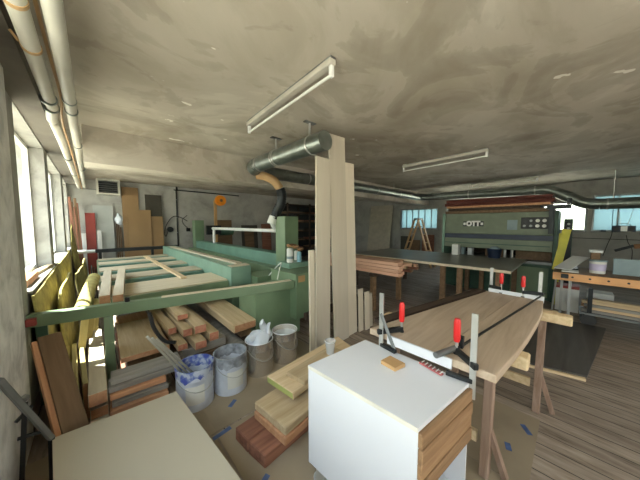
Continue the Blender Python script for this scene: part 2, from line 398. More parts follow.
for x in (3.4, 4.7, 6.0, 7.3): part('band', tube(BM(), [(x, 4.0, 2.57), (x + .025, 4.0, 2.57)], .119, 24), steel, t, True)
part('elbow', tube(BM(), smoothpath([(8.6, 4.0, 2.59), (8.8, 3.96, 2.59), (8.9, 3.8, 2.58), (8.92, 3.6, 2.57)], 5), .112, 24), zinc, t, True)
for x in (4.0, 7.0): part('hanger', ob(BM(), (x, 4.0, 2.67), (x, 4.0, H), .015, .015), steel, t)
t = thing('extraction_duct', (8.9, 1, 2.0), 'grey duct behind the big machine that dips down along the right-hand windows', 'duct')
part('duct_tube', tube(BM(), [(8.92, 3.6, 2.57), (8.9, .75, 2.53)], .13, 24), zinc, t, True)
part('offset_bend', tube(BM(), smoothpath([(8.9, .75, 2.53), (8.9, .5, 2.50), (8.9, .15, 2.30), (8.9, -.15, 2.12), (8.9, -.4, 2.08)], 6), .13, 24), zinc, t, True)
part('duct_tube', tube(BM(), [(8.9, -.4, 2.08), (8.9, -3.6, 2.08)], .13, 24), zinc, t, True)
for y, z in ((2.4, 2.55), (.8, 2.53), (-.5, 2.08), (-1.4, 2.08)): part('band', tube(BM(), [(8.9, y, z), (8.9, y - .03, z)], .137, 24), steel, t, True)
for y, z in ((2.4, 2.65), (-.6, 2.18), (-2.4, 2.18)): part('hanger', ob(BM(), (8.9, y, z), (8.9, y, H), .015, .015), steel, t)
t = thing('flexible_hose', (2.52, 3.7, 1.65), 'bent brown and grey flexible hose dropping from the duct to the green post', 'hose')
hp = smoothpath([(2.16, 3.93, 2.47), (2.28, 3.84, 2.45), (2.40, 3.74, 2.37), (2.50, 3.70, 2.24)], 5)
part('upper_hose', tube(BM(), hp, .075, 16), tanband, t, True, 'brown upper length')
hp = smoothpath([(2.50, 3.70, 2.24), (2.54, 3.70, 2.12), (2.53, 3.73, 1.96), (2.50, 3.80, 1.84), (2.46, 3.84, 1.70)], 8)
part('lower_hose', tube(BM(), hp, .082, 16, radii=[.082 + .006 * (i % 2) for i in range(len(hp))]), darkmetal, t, True, 'dark grey ribbed lower length')
part('tape_wrap', tube(BM(), [(2.46, 3.84, 1.74), (2.42, 3.87, 1.60)], .088, 14), label_m, t, True)

# ------------------------------------------------------------------ back wall items
def leaning(name, x0, x1, z1, y, mat, label, cat, group=None, t=.02, lean=.12, z0=0, bev=.002):
    bm = BM(); ob(bm, ((x0 + x1) / 2, y - lean, z0 + .004), ((x0 + x1) / 2, y, z1), x1 - x0, t, up=(0, 1, 0), bev=bev)
    return solo(name, bm, mat, label, cat, group)
G = 'boards leaning on the back wall'
leaning('hardboard_sheet', .66, 1.06, 2.70, 9.26, hard, 'tallest brown sheet leaning beside the air heater', 'board', G)
leaning('hardboard_sheet', 1.22, 1.66, 2.52, 9.24, darkboard, 'very dark sheet standing behind the brown sheets on the back wall', 'board', G)
leaning('hardboard_sheet', .76, 1.34, 2.03, 9.14, hard, 'wide brown sheet standing in front of the tall one on the back wall', 'board', G)
leaning('hardboard_sheet', 1.30, 1.66, 1.84, 9.17, hard, 'short brown sheet standing in front of the very dark one', 'board', G)
leaning('painted_board', -.14, .06, 1.90, 9.15, redpaint, 'narrow red board leaning against the back wall below the air heater', 'board')
leaning('grey_sheet', .02, .45, 2.12, 9.24, greypanel, 'pale grey sheet standing between the red board and the brown sheets', 'board')
leaning('white_strip', .08, .17, 1.42, 9.08, whitep, 'short white strip standing at the foot of the red board', 'board', lean=.06)
leaning('white_strip', -.24, -.14, 1.35, 9.08, whitep, 'short white strip standing left of the red board', 'board', lean=.06)
for k in range(5):
    board('brown_lath', (-.30 + k * .022, 8.3 + .1 * k, .01), (-.40 + k * .03, 8.75 + .1 * k, 2.28 - .12 * (k % 3)), .05, .02, brown if k % 2 else redbrown,
          'long thin brown lath leaning in the corner past the last window', 'board', 'brown laths leaning in the window corner', up=(0, 1, 0))
for k in range(3):
    board('brown_stick', (.50 + k * .05, 9.1, .01), (.52 + k * .04, 9.26, 1.7 - .1 * k), .025, .025, brown, 'thin dark stick standing between grey sheet and brown sheets', 'board', 'sticks behind the brown sheets', up=(0, 1, 0))
bm = BM(); bmesh.ops.create_icosphere(bm, subdivisions=3, radius=.11, matrix=Matrix.Translation((.56, 9.0, 1.72)) @ Matrix.Diagonal((.8, .7, 1.5, 1)))
for v in bm.verts: v.co += noise.noise_vector(v.co * 9) * .05
solo('white_rag', bm, bag_m, 'crumpled white plastic rag hanging left of the tallest brown sheet', 'rag', smooth=True)
t = thing('wall_conduit', (2.1, 9.28, 1.0), 'dark conduit rising up the back wall and turning right below the ceiling', 'pipe')
part('conduit_pipe', tube(BM(), smoothpath([(2.1, 9.27, .1), (2.1, 9.27, 2.68), (2.14, 9.27, 2.73), (2.2, 9.27, 2.74), (4.3, 9.27, 2.72)], 4), .022, 10), darkmetal, t, True)
for z in (1.3, 1.8, 2.4): part('clip', slab(2.07, 2.13, 9.24, 9.3, z, z + .03), greymetal, t)
t = thing('wall_switch_box', (1.86, 9.25, 1.33), 'dark round switch box with loose cables on the back wall left of the conduit', 'switch')
part('switch_body', cyl(BM(), (1.87, 9.3, 1.42), (1.87, 9.2, 1.42), .09), darkmetal, t, True)
part('loose_cable', tube(BM(), smoothpath([(1.8, 9.22, 1.36), (1.74, 9.2, 1.2), (1.7, 9.2, 1.3), (1.78, 9.22, 1.6), (1.98, 9.24, 1.85), (2.2, 9.25, 1.82), (2.4, 9.25, 1.7)], 6), .012, 8), black, t, True)
t = thing('wall_switch_box', (2.4, 9.25, 1.33), 'dark square socket box on the back wall right of the conduit', 'socket')
part('socket_body', bx(BM(), 2.36, 2.48, 9.22, 9.3, 1.34, 1.46, .01), black, t)
part('socket_cable', tube(BM(), smoothpath([(2.40, 9.24, 1.46), (2.28, 9.25, 1.6), (2.25, 9.25, 1.75), (2.4, 9.25, 1.9)], 6), .01, 8), black, t, True)
for x0, x1, z1, mt, lb in ((3.35, 3.95, 1.75, brown, 'brown board leaning on the dark back wall right of the orange disc'), (4.35, 5.05, 1.55, darkboard, 'dark board leaning on the back wall above the white pipe'), (4.45, 4.85, 1.35, brown, 'short brown board in front of the dark board on the back wall'), (5.25, 5.7, 1.6, redbrown, 'red-brown board leaning on the back wall just left of the green post')):
    leaning('leaning_board', x0, x1, z1, 9.22 - (.06 if z1 == 1.35 else 0), mt, lb, 'board', G)
t = thing('orange_reel', (3.2, 8.6, 0), 'orange disc with a dark hub on a tan wooden post behind the green machine', 'reel')
part('post', slab(3.10, 3.19, 8.62, 8.68, 0, 2.42), tapwood, t)
bm = BM(); M_ = Matrix.Translation((3.30, 8.55, 2.42)) @ Matrix.Rotation(PI / 2, 4, 'X')
bmesh.ops.create_cone(bm, cap_ends=True, segments=32, radius1=.19, radius2=.17, depth=.10, matrix=M_); part('disc', bm, orangep, t, True)
bm = BM(); bmesh.ops.create_cone(bm, cap_ends=True, segments=20, radius1=.05, radius2=.05, depth=.12, matrix=M_); part('hub', bm, brown, t, True)
part('bracket', slab(3.12, 3.30, 8.60, 8.625, 2.36, 2.46), darkmetal, t)

# lumber rack behind, its deep shadow put into the dark colours
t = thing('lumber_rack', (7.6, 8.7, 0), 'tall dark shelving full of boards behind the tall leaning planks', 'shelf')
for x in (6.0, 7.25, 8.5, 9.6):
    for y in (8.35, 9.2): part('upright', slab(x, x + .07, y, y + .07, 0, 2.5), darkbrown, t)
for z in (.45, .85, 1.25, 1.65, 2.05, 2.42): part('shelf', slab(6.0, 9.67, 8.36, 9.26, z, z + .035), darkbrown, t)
part('back_panel', slab(6.0, 9.67, 9.275, 9.29, 0, 2.5), black, t)  # black sheet stands in for the shadow deep inside the rack
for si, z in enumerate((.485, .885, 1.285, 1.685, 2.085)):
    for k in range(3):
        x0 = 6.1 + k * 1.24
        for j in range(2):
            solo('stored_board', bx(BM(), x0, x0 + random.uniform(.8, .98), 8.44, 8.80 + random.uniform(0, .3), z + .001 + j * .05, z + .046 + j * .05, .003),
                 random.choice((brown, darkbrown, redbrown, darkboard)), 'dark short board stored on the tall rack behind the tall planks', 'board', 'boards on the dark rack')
leaning('chipboard_sheet', 0, 1, 1, 1, greypanel, 'x', 'x') if False else None
bm = BM(); prism(bm, [(0, 0), (1.25, 0), (1.25, .02), (0, .02)], 0, 2.5)
for v in bm.verts: v.co = Vector((10.10 + v.co.y + v.co.z * .13, 5.98 + v.co.x - v.co.z * .01, .002 + v.co.z))
solo('chipboard_sheet', bm, plain('chipboard', (.50, .45, .36), .7), 'large tan-grey sheet leaning on the far right wall left of the first window', 'board')

# ------------------------------------------------------------------ green machine
t = thing('green_press_table', (1.0, 5.0, 0), 'large green woodworking machine with a slatted table beside the windows', 'machine')
slats = [(3.62, 4.34), (4.80, 5.28), (5.78, 6.28), (6.78, 7.22), (7.62, 7.88)]
for y0, y1 in slats:
    s = part('slat', bx(BM(), .05, 1.47, y0, y1, .735, .755, .003), wood('slat_wood_%d' % int(y0 * 10), (.50, .42, .29), (.62, .55, .41), 'x') if y0 < 3.7 else MATS['slat_wood_36'], t)
    part('cross_beam', slab(.062, 1.46, y0 - .10 if y0 > 4 else y0, y1 + .10 if y1 < 7.5 else y1, .67, .734), seagreen, s)
part('side_rail', slab(.03, .06, 3.6, 7.9, .60, .732), green, t); part('end_rail', slab(.03, 1.47, 3.585, 3.617, .56, .735), green, t)
part('side_rail', slab(.7, .78, 3.62, 7.9, .55, .655), deepgreen, t)
for x, y in ((.10, 7.6), (1.3, 7.6)): part('leg', slab(x, x + .08, y, y + .08, 0, .66), green, t)
lb = part('long_beam', bx(BM(), 1.475, 1.80, 3.50, 8.3, .66, .945, .006), lightgreen, t)
part('beam_foot', slab(1.50, 1.78, 3.52, 3.9, 0, .66), green, t); part('beam_foot', slab(1.5, 1.78, 7.9, 8.3, 0, .66), green, t)
part('rear_beam', bx(BM(), 2.46, 2.72, 3.75, 8.8, .74, 1.05, .006), seagreen, t)
part('rear_ledge', slab(2.3, 2.46, 3.7, 8.8, .62, .82), green, t)
part('post', bx(BM(), 2.46, 2.76, 3.50, 3.80, .0, 1.735, .006), green, t)
part('post', bx(BM(), 2.44, 2.72, 8.55, 8.85, .0, 1.72, .006), green, t)
part('bridge', slab(1.8, 2.44, 3.3, 3.75, .55, .78), green, t)
pb = BM(); tube(pb, smoothpath([(2.58, 7.25, 1.0), (2.58, 7.25, 1.40), (2.58, 7.2, 1.46), (2.58, 7.1, 1.47), (2.58, 3.95, 1.47), (2.5, 3.88, 1.5), (2.42, 3.86, 1.62)], 6), .038, 14)
part('white_pipe', pb, whitep, t, True); part('control_plate', slab(2.70, 3.15, 8.2, 8.3, 1.25, 1.55), darkmetal, t); part('motor', cyl(BM(), (3.15, 8.35, 1.35), (3.6, 8.35, 1.35), .14), deepgreen, t, True)
# end housing
part('end_housing', bx(BM(), 1.47, 2.20, 2.76, 3.24, 0, .72, .006), green, t)
part('end_housing_top', prism(BM(), [(1.9, 2.3), (2.2, 2.48), (2.2, 3.25), (1.9, 3.25)], .02, .70), green, t) if False else None
part('side_cabinet', bx(BM(), 2.02, 2.56, 2.62, 3.28, .25, .90, .008), green, t)
part('top_box', bx(BM(), 2.20, 2.62, 3.02, 3.36, .90, .98, .006), lightgreen, t)
part('worn_patch', slab(2.06, 2.18, 2.6165, 2.6195, .78, .87), tapwood, t)
part('cable', tube(BM(), smoothpath([(1.95, 2.98, .78), (2.0, 3.0, .92), (2.1, 3.1, 1.0), (2.05, 3.2, .9), (2.0, 3.3, .78)], 6), .008, 8), label_m, t, True)
# front rail
def railpt(x, z): return (x, 3.2 + (x + .42) * (2.66 - 3.2) / 2.42, z)
part('front_rail', ob(BM(), railpt(-.44, .765), railpt(2.0, .765), .085, .11, bev=.004), green, t)
part('rail_strip', ob(BM(), railpt(.5, .823), railpt(1.96, .823), .075, .006), pale, t)
part('rail_leg', slab(.035, .105, 3.03, 3.10, 0, .712), green, t)
part('rail_knob', cyl(BM(), railpt(.22, .82), railpt(.22, .86), .02), black, t, True)
part('rail_end', bx(BM(), -.445, -.385, 3.09, 3.14, .74, .80, .003), redpaint, t, label='red end stop')
part('long_leg', slab(-.40, -.33, 3.15, 3.2, 0, .71), deepgreen, t)
solo('long_light_board', ob(BM(), (1.60, 7.75, .962), (1.70, 3.72, .962), .10, .03, bev=.003), pale, 'long light board lying along the green beam of the machine', 'board')
solo('offcut', bx(BM(), 1.50, 1.79, 3.53, 3.68, .946, .962, .002), pale, 'thin offcut on the near end of the green beam', 'board')
board('narrow_lath', (.95, 7.6, .772), (.985, 4.1, .772), .08, .028, pine, 'narrow lath lying lengthwise on the slatted green table', 'board')
board('short_board', (.055, 3.22, .83), (.14, 5.0, .83), .088, .10, pale, 'left one of two light boards lying over the table edge and rail', 'board', 'two boards over the front rail', endmat=orange)
board('short_board', (.155, 3.16, .83), (.315, 5.05, .83), .088, .10, pale, 'right one of two light boards lying over the table edge and rail', 'board', 'two boards over the front rail', endmat=orange)
t = thing('dark_tube', (.9, 8.4, .9), 'long dark bar with a white end lying across the far end of the slatted table', 'tube')
part('dark_bar', slab(.02, 1.9, 8.36, 8.46, .86, .95), darkmetal, t); part('white_end', tube(BM(), [(-.36, 8.41, .905), (.02, 8.41, .905)], .045, 14), whitep, t, True)
part('support', slab(.08, .14, 8.37, 8.43, 0, .86), darkmetal, t); part('support', slab(1.2, 1.26, 8.37, 8.43, 0, .86), darkmetal, t)
for k in range(3): board('dark_board', (-.06 + k * .03, 6.1 + k * .1, .004), (-.05 + k * .03, 6.3 + k * .1, .80 - .05 * k), .25, .02, darkboard, 'dark panel standing on edge beside the left side of the slatted table', 'board', 'dark panels beside the slatted table', up=(1, 0, 0))
# cans and gloves
t = thing('spray_can', (2.32, 3.12, .98), 'white spray can with a dark cap on top of the green machine', 'can')
part('body', lathe(BM(), [(0, 0), (.05, 0), (.052, .01), (.052, .21), (.04, .23), (0, .23)], (2.30, 3.14, .981)), label_m, t, True)
part('band', lathe(BM(), [(.053, .06), (.053, .10)], (2.30, 3.14, .981)), bluegrey, t, True)
t = thing('spray_can', (2.46, 3.05, .98), 'small pale blue spray can beside the white one on the green machine', 'can')
part('body', lathe(BM(), [(0, 0), (.035, 0), (.036, .01), (.036, .15), (.02, .17), (0, .17)], (2.44, 3.08, .981)), plain('pale_blue', (.30, .55, .65), .4), t, True)
bm = BM()
for c_ in ((2.32, 3.16, 1.25), (2.40, 3.12, 1.235), (2.45, 3.06, 1.19)): bmesh.ops.create_icosphere(bm, subdivisions=3, radius=.05, matrix=Matrix.Translation(c_) @ Matrix.Diagonal((1.2, .9, .6, 1)))
for v in bm.verts: v.co += noise.noise_vector(v.co * 22) * .02
solo('work_glove', bm, glove, 'crumpled brown work glove draped over the spray cans', 'glove', smooth=True)
solo('jar', lathe(BM(), [(0, 0), (.05, 0), (.05, .14), (.04, .16), (0, .16)], (2.54, 3.26, .982)), label_m, 'small white jar at the right edge of the green machine top', 'jar', smooth=True)

# ------------------------------------------------------------------ window side: wool mats, planks
def mat_slab(pts, t, label, amp=.02, roll=False):
    """a soft slab standing on its edge: pts = 4 corners (bottom0, bottom1, top1, top0)"""
    a, b, c, d = [Vector(p) for p in pts]; n = ((b - a).cross(d - a)).normalized() * t / 2
    bm = BM(); R_, S_ = 10, 8; g = {}
    for s in (0, 1):
        for i in range(R_ + 1):
            for j in range(S_ + 1):
                u, v = i / R_, j / S_
                p = a.lerp(b, u).lerp(d.lerp(c, u), v); e = min(u, 1 - u, v, 1 - v) * 8; k = min(1, e ** .5 if e > 0 else 0)
                q = p + (n if s else -n) * (.35 + .65 * k) + noise.noise_vector(p * 3.5) * amp * (1 if v > .05 else 0)
                g[s, i, j] = bm.verts.new(q)
    for s in (0, 1):
        for i in range(R_):
            for j in range(S_): bm.faces.new((g[s, i, j], g[s, i + 1, j], g[s, i + 1, j + 1], g[s, i, j + 1]))
    for i in range(R_):
        bm.faces.new((g[0, i, 0], g[0, i + 1, 0], g[1, i + 1, 0], g[1, i, 0])); bm.faces.new((g[0, i, S_], g[0, i + 1, S_], g[1, i + 1, S_], g[1, i, S_]))
    for j in range(S_):
        bm.faces.new((g[0, 0, j], g[0, 0, j + 1], g[1, 0, j + 1], g[1, 0, j])); bm.faces.new((g[0, R_, j], g[0, R_, j + 1], g[1, R_, j + 1], g[1, R_, j]))
    solo('insulation_mat', bm, wool, label, 'insulation', 'glass wool mats by the windows', smooth=True)
mat_slab([(-.36, 3.30, .01), (-.36, 7.6, .01), (-.40, 7.7, 1.02), (-.41, 3.30, .96)], .05, 'longest yellow insulation mat leaning on the wall below the window sills')
mat_slab([(-.27, 3.7, .01), (-.22, 4.9, .01), (-.28, 5.0, .90), (-.31, 3.9, .80)], .06, 'yellow insulation mat standing in front of the longest one, nearest the rail')
mat_slab([(-.18, 5.2, .01), (-.12, 6.1, .01), (-.17, 6.0, .85), (-.22, 5.25, .84)], .05, 'narrow yellow insulation mat standing just past the nearest one')
mat_slab([(-.14, 6.3, .01), (-.13, 6.9, .01), (-.16, 6.8, .90), (-.17, 6.4, .86)], .05, 'yellow insulation mat leaning at the left edge of the slatted table')
mat_slab([(-.26, 7.8, .01), (-.2, 8.2, .01), (-.36, 8.2, 1.60), (-.39, 7.9, 1.15)], .04, 'tall pointed insulation offcut below the farthest window')
bm = tube(BM(), [(-.13, 3.6, .66), (-.08, 4.2, .74), (-.02, 4.9, .80)], .07, 18)
for v in bm.verts: v.co += noise.noise_vector(v.co * 8) * .015
solo('insulation_roll', bm, wool, 'short roll of yellow insulation lying on the planks behind the green rail', 'insulation', smooth=True)
for k in range(3): board('roll_support', (-.14 + .05 * k, 3.5 + .25 * k, .30 + k * .001), (-.1 + .05 * k, 3.5 + .25 * k, .62 + .03 * k), .06, .06, yellowpine, 'short upright block under the insulation roll', 'block', 'blocks under the insulation roll')
# planks lying on the floor by the wall, ends to the camera
G = 'long planks on the floor by the window wall'
for k in range(4):
    board('yellow_plank', (-.265 + k * .055, 2.55 + .03 * k, .17), (-.30 + k * .05, 3.6, .17 + .001), .035, .32 - .02 * (k % 2), yellowpine,
          ('first', 'second', 'third', 'fourth')[k] + ' yellow plank on edge counted from the window wall', 'plank', G, endmat=orange)
for k in range(2):
    board('sunny_plank', (-.028 + k * .002, 2.42 + k * .06, .045 + k * .085), (-.03, 4.4, .045 + k * .085), .105, .08, pale,
          ('lower', 'middle')[k] + ' pale plank of the sunlit stack beside the green leg', 'plank', 'sunlit plank stack', endmat=orange)
board('sunny_plank', (-.03, 2.44, .265), (-.03, 3.7, .265), .11, .10, pale, 'top pale plank of the sunlit stack beside the green leg', 'plank', 'sunlit plank stack', endmat=orange)
board('brown_beam', (-.14, 2.20, .215), (-.285, 2.78, .725), .125, .05, brown, 'thick dark brown beam leaning with its top end near the green rail', 'beam', endmat=orange)
board('orange_beam', (-.218, 2.20, .19), (-.366, 2.78, .69), .030, .07, orange, 'thin orange board leaning along the left side of the dark beam', 'board')
# folded black stand
t = thing('folded_stand', (-.34, 2.2, 0), 'folded black steel stand lying against the column at the lower left', 'stand')
part('long_bar', ob(BM(), (-.388, 2.0, .80), (-.24, 2.12, .30), .028, .028, bev=.004), greymetal, t)
part('lower_bar', ob(BM(), (-.24, 2.12, .30), (-.25, 2.13, .002), .028, .028), darkmetal, t)
part('long_bar', ob(BM(), (-.375, 2.14, .002), (-.32, 2.06, .60), .02, .02), darkmetal, t)
part('cross_bar', ob(BM(), (-.36, 2.08, .50), (-.30, 2.09, .56), .014, .014), darkmetal, t)
part('cross_bar', ob(BM(), (-.36, 2.08, .40), (-.27, 2.10, .38), .014, .014), darkmetal, t)
part('hinge', cyl(BM(), (-.335, 2.05, .62), (-.32, 2.09, .62), .018), greymetal, t, True)
part('foot', slab(-.385, -.24, 2.10, 2.15, 0, .02), darkmetal, t)
# sills
solo('timber_block', bx(BM(), -.60, -.47, 3.5, 4.15, S0 + .001, S0 + .07, .004), orange, 'red-brown timber lying on the nearest window sill', 'block')
board('sill_lath', (-.53, 4.25, S0 + .02), (-.46, 5.05, S0 + .02), .06, .035, pine, 'light lath lying on the window sill beyond the red-brown timber', 'board')
for k in range(4):
    y = 4.3 + .12 * k
    if k < 2: solo('paper_sheet', slab(-.62, -.5, 3.2 + .14 * k, 3.3 + .14 * k, S0 + .001, S0 + .006 + .002 * k), paper, ('sheet of white paper nearest the column', 'second sheet of white paper')[k] + ' on the window sill', 'paper')

# ------------------------------------------------------------------ low timber stacks under the machine
d = Vector((.845, .535, 0)); n_ = Vector((-.535, .845, 0))
cols = [greywood, greywood, brown, orange, greywood, orange, greywood, greywood]
names = ['lowest', 'second', 'third', 'fourth', 'fifth', 'sixth', 'seventh', 'topmost']
for k in range(8):
    z = .022 + k * .0425; ya = 2.235 + .036 * k + .085; xb_ = .425 if k < 6 else .56
    board('stacked_strip', (.035 + .008 * (k * 5 % 3), ya + .012, z), (xb_ - .01 * (k % 2), ya - .012, z), .17, .040, cols[k], names[k] + ' board of the layered strip stack behind the beige panel', 'board', 'layered strip stack')
board('loose_strip', (.05, 2.72, .022), (.50, 2.74, .022), .16, .04, greywood, 'grey strip on the floor just behind the layered strip stack', 'board')
for k in range(4):
    board('filler_board', (.33 + .02 * k, 2.93 + .03 * k, .06 + k * .075), (.34, 4.3, .06 + k * .075), .36 - .03 * (k % 2), .07, (redbrown, greywood, brown, orange)[k], ('lowest', 'second', 'third', 'top')[k] + ' thick board stacked under the wide tan board', 'board', 'thick boards under the wide tan board')
board('wide_board', (.32, 2.76, .358), (.345, 3.75, .358), .38, .05, pine, 'wide tan board on top of the stack under the green rail', 'board', endmat=orange)
# dark pile carrying the square timbers
for k in range(3):
    solo('base_board', bx(BM(), .58 + .02 * k, 1.10 - .01 * k, 2.70 + .03 * k, 4.5, .001 + k * .093, .09 + k * .093, .004), (darkbrown, brown, greywood)[k], ('lowest', 'middle', 'top')[k] + ' wide dark board under the squared timbers', 'board', 'dark boards under the squared timbers')
G = 'squared timbers stacked under the machine'
sq = [(.63, 2.70, .290, .10, .075, 'low timber at the left end of the squared pile'), (.78, 2.60, .300, .125, .095, 'red-ended timber at the front of the squared pile'),
      (.95, 2.70, .310, .11, .11, 'rightmost squared timber with a red end'), (.70, 2.78, .385, .10, .09, 'small timber in the second layer, left'),
      (.82, 2.74, .400, .13, .10, 'thick light timber lying on top in the middle of the pile'), (.59, 2.95, .38, .09, .08, 'upper left timber set back in the squared pile'), (.72, 3.05, .475, .12, .07, 'topmost timber at the back of the squared pile')]
for x, y, z, w, h, lb in sq:
    y += .06; z = .2785 + h * .43 if z < .32 else z + .035
    board('squared_timber', (x, y, z), (x - .03, y + 1.5, z), w * .92, h * .86, pine, lb, 'timber', G, endmat=endred)
# big curved beam and grey log
board('thick_plank', (1.31, 2.72, .345), (1.27, 4.5, .42), .30, .11, pine, 'big thick plank sloping under the machine behind the steel buckets', 'plank', endmat=orange, bev=.015)
solo('grey_log', tube(BM(), [(1.205, 2.62, .101), (1.205, 3.2, .101), (1.205, 4.6, .101)], .10, 16), greywood, 'weathered grey log lying between the squared timbers and the thick plank', 'log', smooth=True)
board('log_support', (1.385, 2.85, .076), (1.385, 3.25, .076), .14, .148, darkbrown, 'dark block on the floor under the near end of the thick plank', 'block')
board('log_support', (1.385, 2.86, .218), (1.385, 3.25, .218), .14, .13, brown, 'upper dark block directly below the thick plank', 'block')

# ------------------------------------------------------------------ beige panel in the foreground
bm = prism(BM(), [(-.238, 2.125), (.415, 2.075), (.50, 1.00), (.52, .45), (-.10, .40), (-.20, 1.7)], .268, .296)
solo('beige_panel', bm, beige, 'large beige laminate panel lying low in the left foreground', 'panel')
for y0, lb in ((1.85, 'far'), (.75, 'near')):
    for k in range(3): solo('bearer', bx(BM(), -.12 + .01 * k, .40, y0, y0 + .12, .001 + k * .089, .088 + k * .089, .003), (brown, pine, brown)[k], ('lowest', 'middle', 'top')[k] + ' timber of the ' + lb + ' bearer pile under the beige panel', 'block', 'bearers under the beige panel')
# buckets
BK = [(.607, 2.275, 'white paint bucket with a blue splashed rim, holding metal profiles'), (.922, 2.255, 'white paint bucket with a grey splashed rim, second from left'),
      (1.262, 2.30, 'steel bucket with a plastic bag in it'), (1.60, 2.30, 'steel bucket with a pale rim next to the green housing')]
for i, (x, y, lb) in enumerate(BK):
    t = thing('bucket', (x, y, .003), lb, 'bucket', 'four buckets in front of the green machine')
    r, h = (.150, .355) if i < 2 else (.143, .35)
    part('body', lathe(BM(), [(0, .0), (r, 0), (r * 1.0, h * .72), (r * 1.01, h * .73), (r * 1.01, h * .76), (r, h * .77), (r * 1.02, h), (r * .98, h), (r * .96, .02), (0, .02)], (x, y, .003), 36), bluewhite if i < 2 else tin, t, True)
    if i < 2:
        rr = random.Random(i); wv = [rr.uniform(-.035, .02) for _ in range(40)]
        part('splashed_rim', lathe(BM(), [(r * 1.015, h * .78), (r * 1.035, h * .98), (r * 1.04, h * 1.005), (r * .97, h * 1.005), (r * .955, h * .72)], (x, y, .003), 40, wob=lambda a, k: wv[k] if a == 0 else (wv[k] * .5 if a == 4 else 0)), blue if i == 0 else plain('grey_splash', (.30, .32, .36), .4, var=.5, scale=18), t, True, 'blue paint splashes' if i == 0 else 'grey paint splashes')
        bm = BM(); a0 = -2.35 + .2 * i; seg = 12
        vs = [[bm.verts.new((x + r * 1.012 * math.cos(a0 + k * .09), y + r * 1.012 * math.sin(a0 + k * .09), z)) for k in range(seg)] for z in (.07, .23)]
        for k in range(seg - 1): bm.faces.new((vs[0][k], vs[0][k + 1], vs[1][k + 1], vs[1][k]))
        part('paper_label', bm, label_m, t, True)
        part('paint', lathe(BM(), [(0, h * .55), (r * .96, h * .55)], (x, y, .003)), plain('paint_fill_%d' % i, (.38, .45, .55) if i == 0 else (.22, .17, .13), .35), t)
    else:
        part('rim', lathe(BM(), [(r * 1.01, h * .985), (r * 1.05, h * 1.0), (r * 1.02, h * 1.02), (r * .98, h * 1.0)], (x, y, .003), 36), chrome, t, True)
        if i == 3: part('paint', lathe(BM(), [(0, h * .86), (r * .965, h * .86)], (x, y, .003)), plain('white_paint_fill', (.62, .66, .70), .3), t)
    part('carry_handle', tube(BM(), [(x + r * 1.05 * math.cos(q), y + r * 1.05 * math.sin(q) - 0, .003 + h * .80 - .12 * math.sin((q + PI * .95) / 1.0) ) for q in [-PI * .95 + .9 * PI * k / 10 for k in range(11)]], .003, 6), steel, t, True)
bm = BM(); bmesh.ops.create_icosphere(bm, subdivisions=4, radius=.13, matrix=Matrix.Translation((1.262, 2.30, .365)) @ Matrix.Diagonal((1, 1, .62, 1)))
for v in bm.verts: v.co += noise.noise_vector(v.co * 8) * .05 + noise.noise_vector(v.co * 25) * .012; v.co.z = max(v.co.z, .33)
for c_, q_ in (((1.29, 2.27, .47), (.35, .25, .9)), ((1.345, 2.25, .45), (.25, .25, .7)), ((1.18, 2.26, .42), (.55, .3, .45))):
    b2 = bmesh.new(); bmesh.ops.create_icosphere(b2, subdivisions=3, radius=.11, matrix=Matrix.Translation(c_) @ Matrix.Diagonal((*q_, 1)))
    for v in b2.verts: v.co += noise.noise_vector(v.co * 14) * .035
    m2_ = bpy.data.meshes.new('tmp'); b2.to_mesh(m2_); b2.free(); bm.from_mesh(m2_); bpy.data.meshes.remove(m2_)
solo('plastic_bag', bm, bag_m, 'crumpled whitish plastic bag stuffed into a steel bucket', 'bag', smooth=True)
for k in range(3):
    o = board('metal_profile', (.555 + .034 * k, 2.30 + .01 * k, .215), (.27 + .034 * k, 2.262 + .02 * k, .72 - .03 * k), .026, .018, plain('profile_metal_%d' % k, (.34, .33, .28), .4, .3), ('left', 'middle', 'right')[k] + ' one of the metal profiles sticking out of the blue-rimmed bucket', 'profile', 'profiles in the bucket')
solo('black_strap', tube(BM(), smoothpath([(.37, 2.86, .72), (.40, 2.83, .56), (.47, 2.78, .43), (.56, 2.72, .40)], 6), .018, 8), black, 'black strap hanging from the green rail over the wide tan board', 'strap', smooth=True)

# ------------------------------------------------------------------ beams by the cabinet
def lay(name, pts, z0, z1, mat, lb, grp, cat='beam'):
    bm = prism(BM(), pts, z0, z1); bmesh.ops.bevel(bm, geom=list(bm.edges), offset=.006, segments=1, affect='EDGES'); return solo(name, bm, mat, lb, cat, grp)
def quad(p, q, L0, L1, dir_): # near edge p-q, extruded along dir
    D_ = Vector(dir_).normalized(); return [tuple(Vector(p)), tuple(Vector(q)), tuple(Vector(q) + D_.xy * L1), tuple(Vector(p) + D_.xy * L0)]
G = 'short thick beams beside the white cabinet'
lay('redbrown_beam', quad((.722, 1.30), (.785, 1.19), 0, 0, (1, 0, 0))[:0] or [(.700, 1.655), (.715, 1.49), (1.28, 1.53), (1.26, 1.70)], .001, .095, redbrown, 'left beam of the lowest reddish layer beside the cabinet', G)
lay('redbrown_beam', [(.717, 1.485), (.745, 1.31), (1.30, 1.35), (1.28, 1.525)], .001, .095, redbrown, 'right beam of the lowest reddish layer beside the cabinet', G)
lay('orange_beam', [(.84, 1.63), (.875, 1.265), (1.5, 1.33), (1.46, 1.70)], .10, .16, orange, 'lower of the two orange beams in the middle layer', G)
lay('orange_beam', [(.85, 1.64), (.885, 1.275), (1.5, 1.34), (1.46, 1.70)], .162, .222, pine, 'upper of the two orange beams in the middle layer', G)
lay('spacer_block', [(1.3, 1.40), (1.32, 1.25), (1.9, 1.30), (1.9, 1.6)], .226, .262, brown, 'spacer board hidden between middle and upper layer', G)
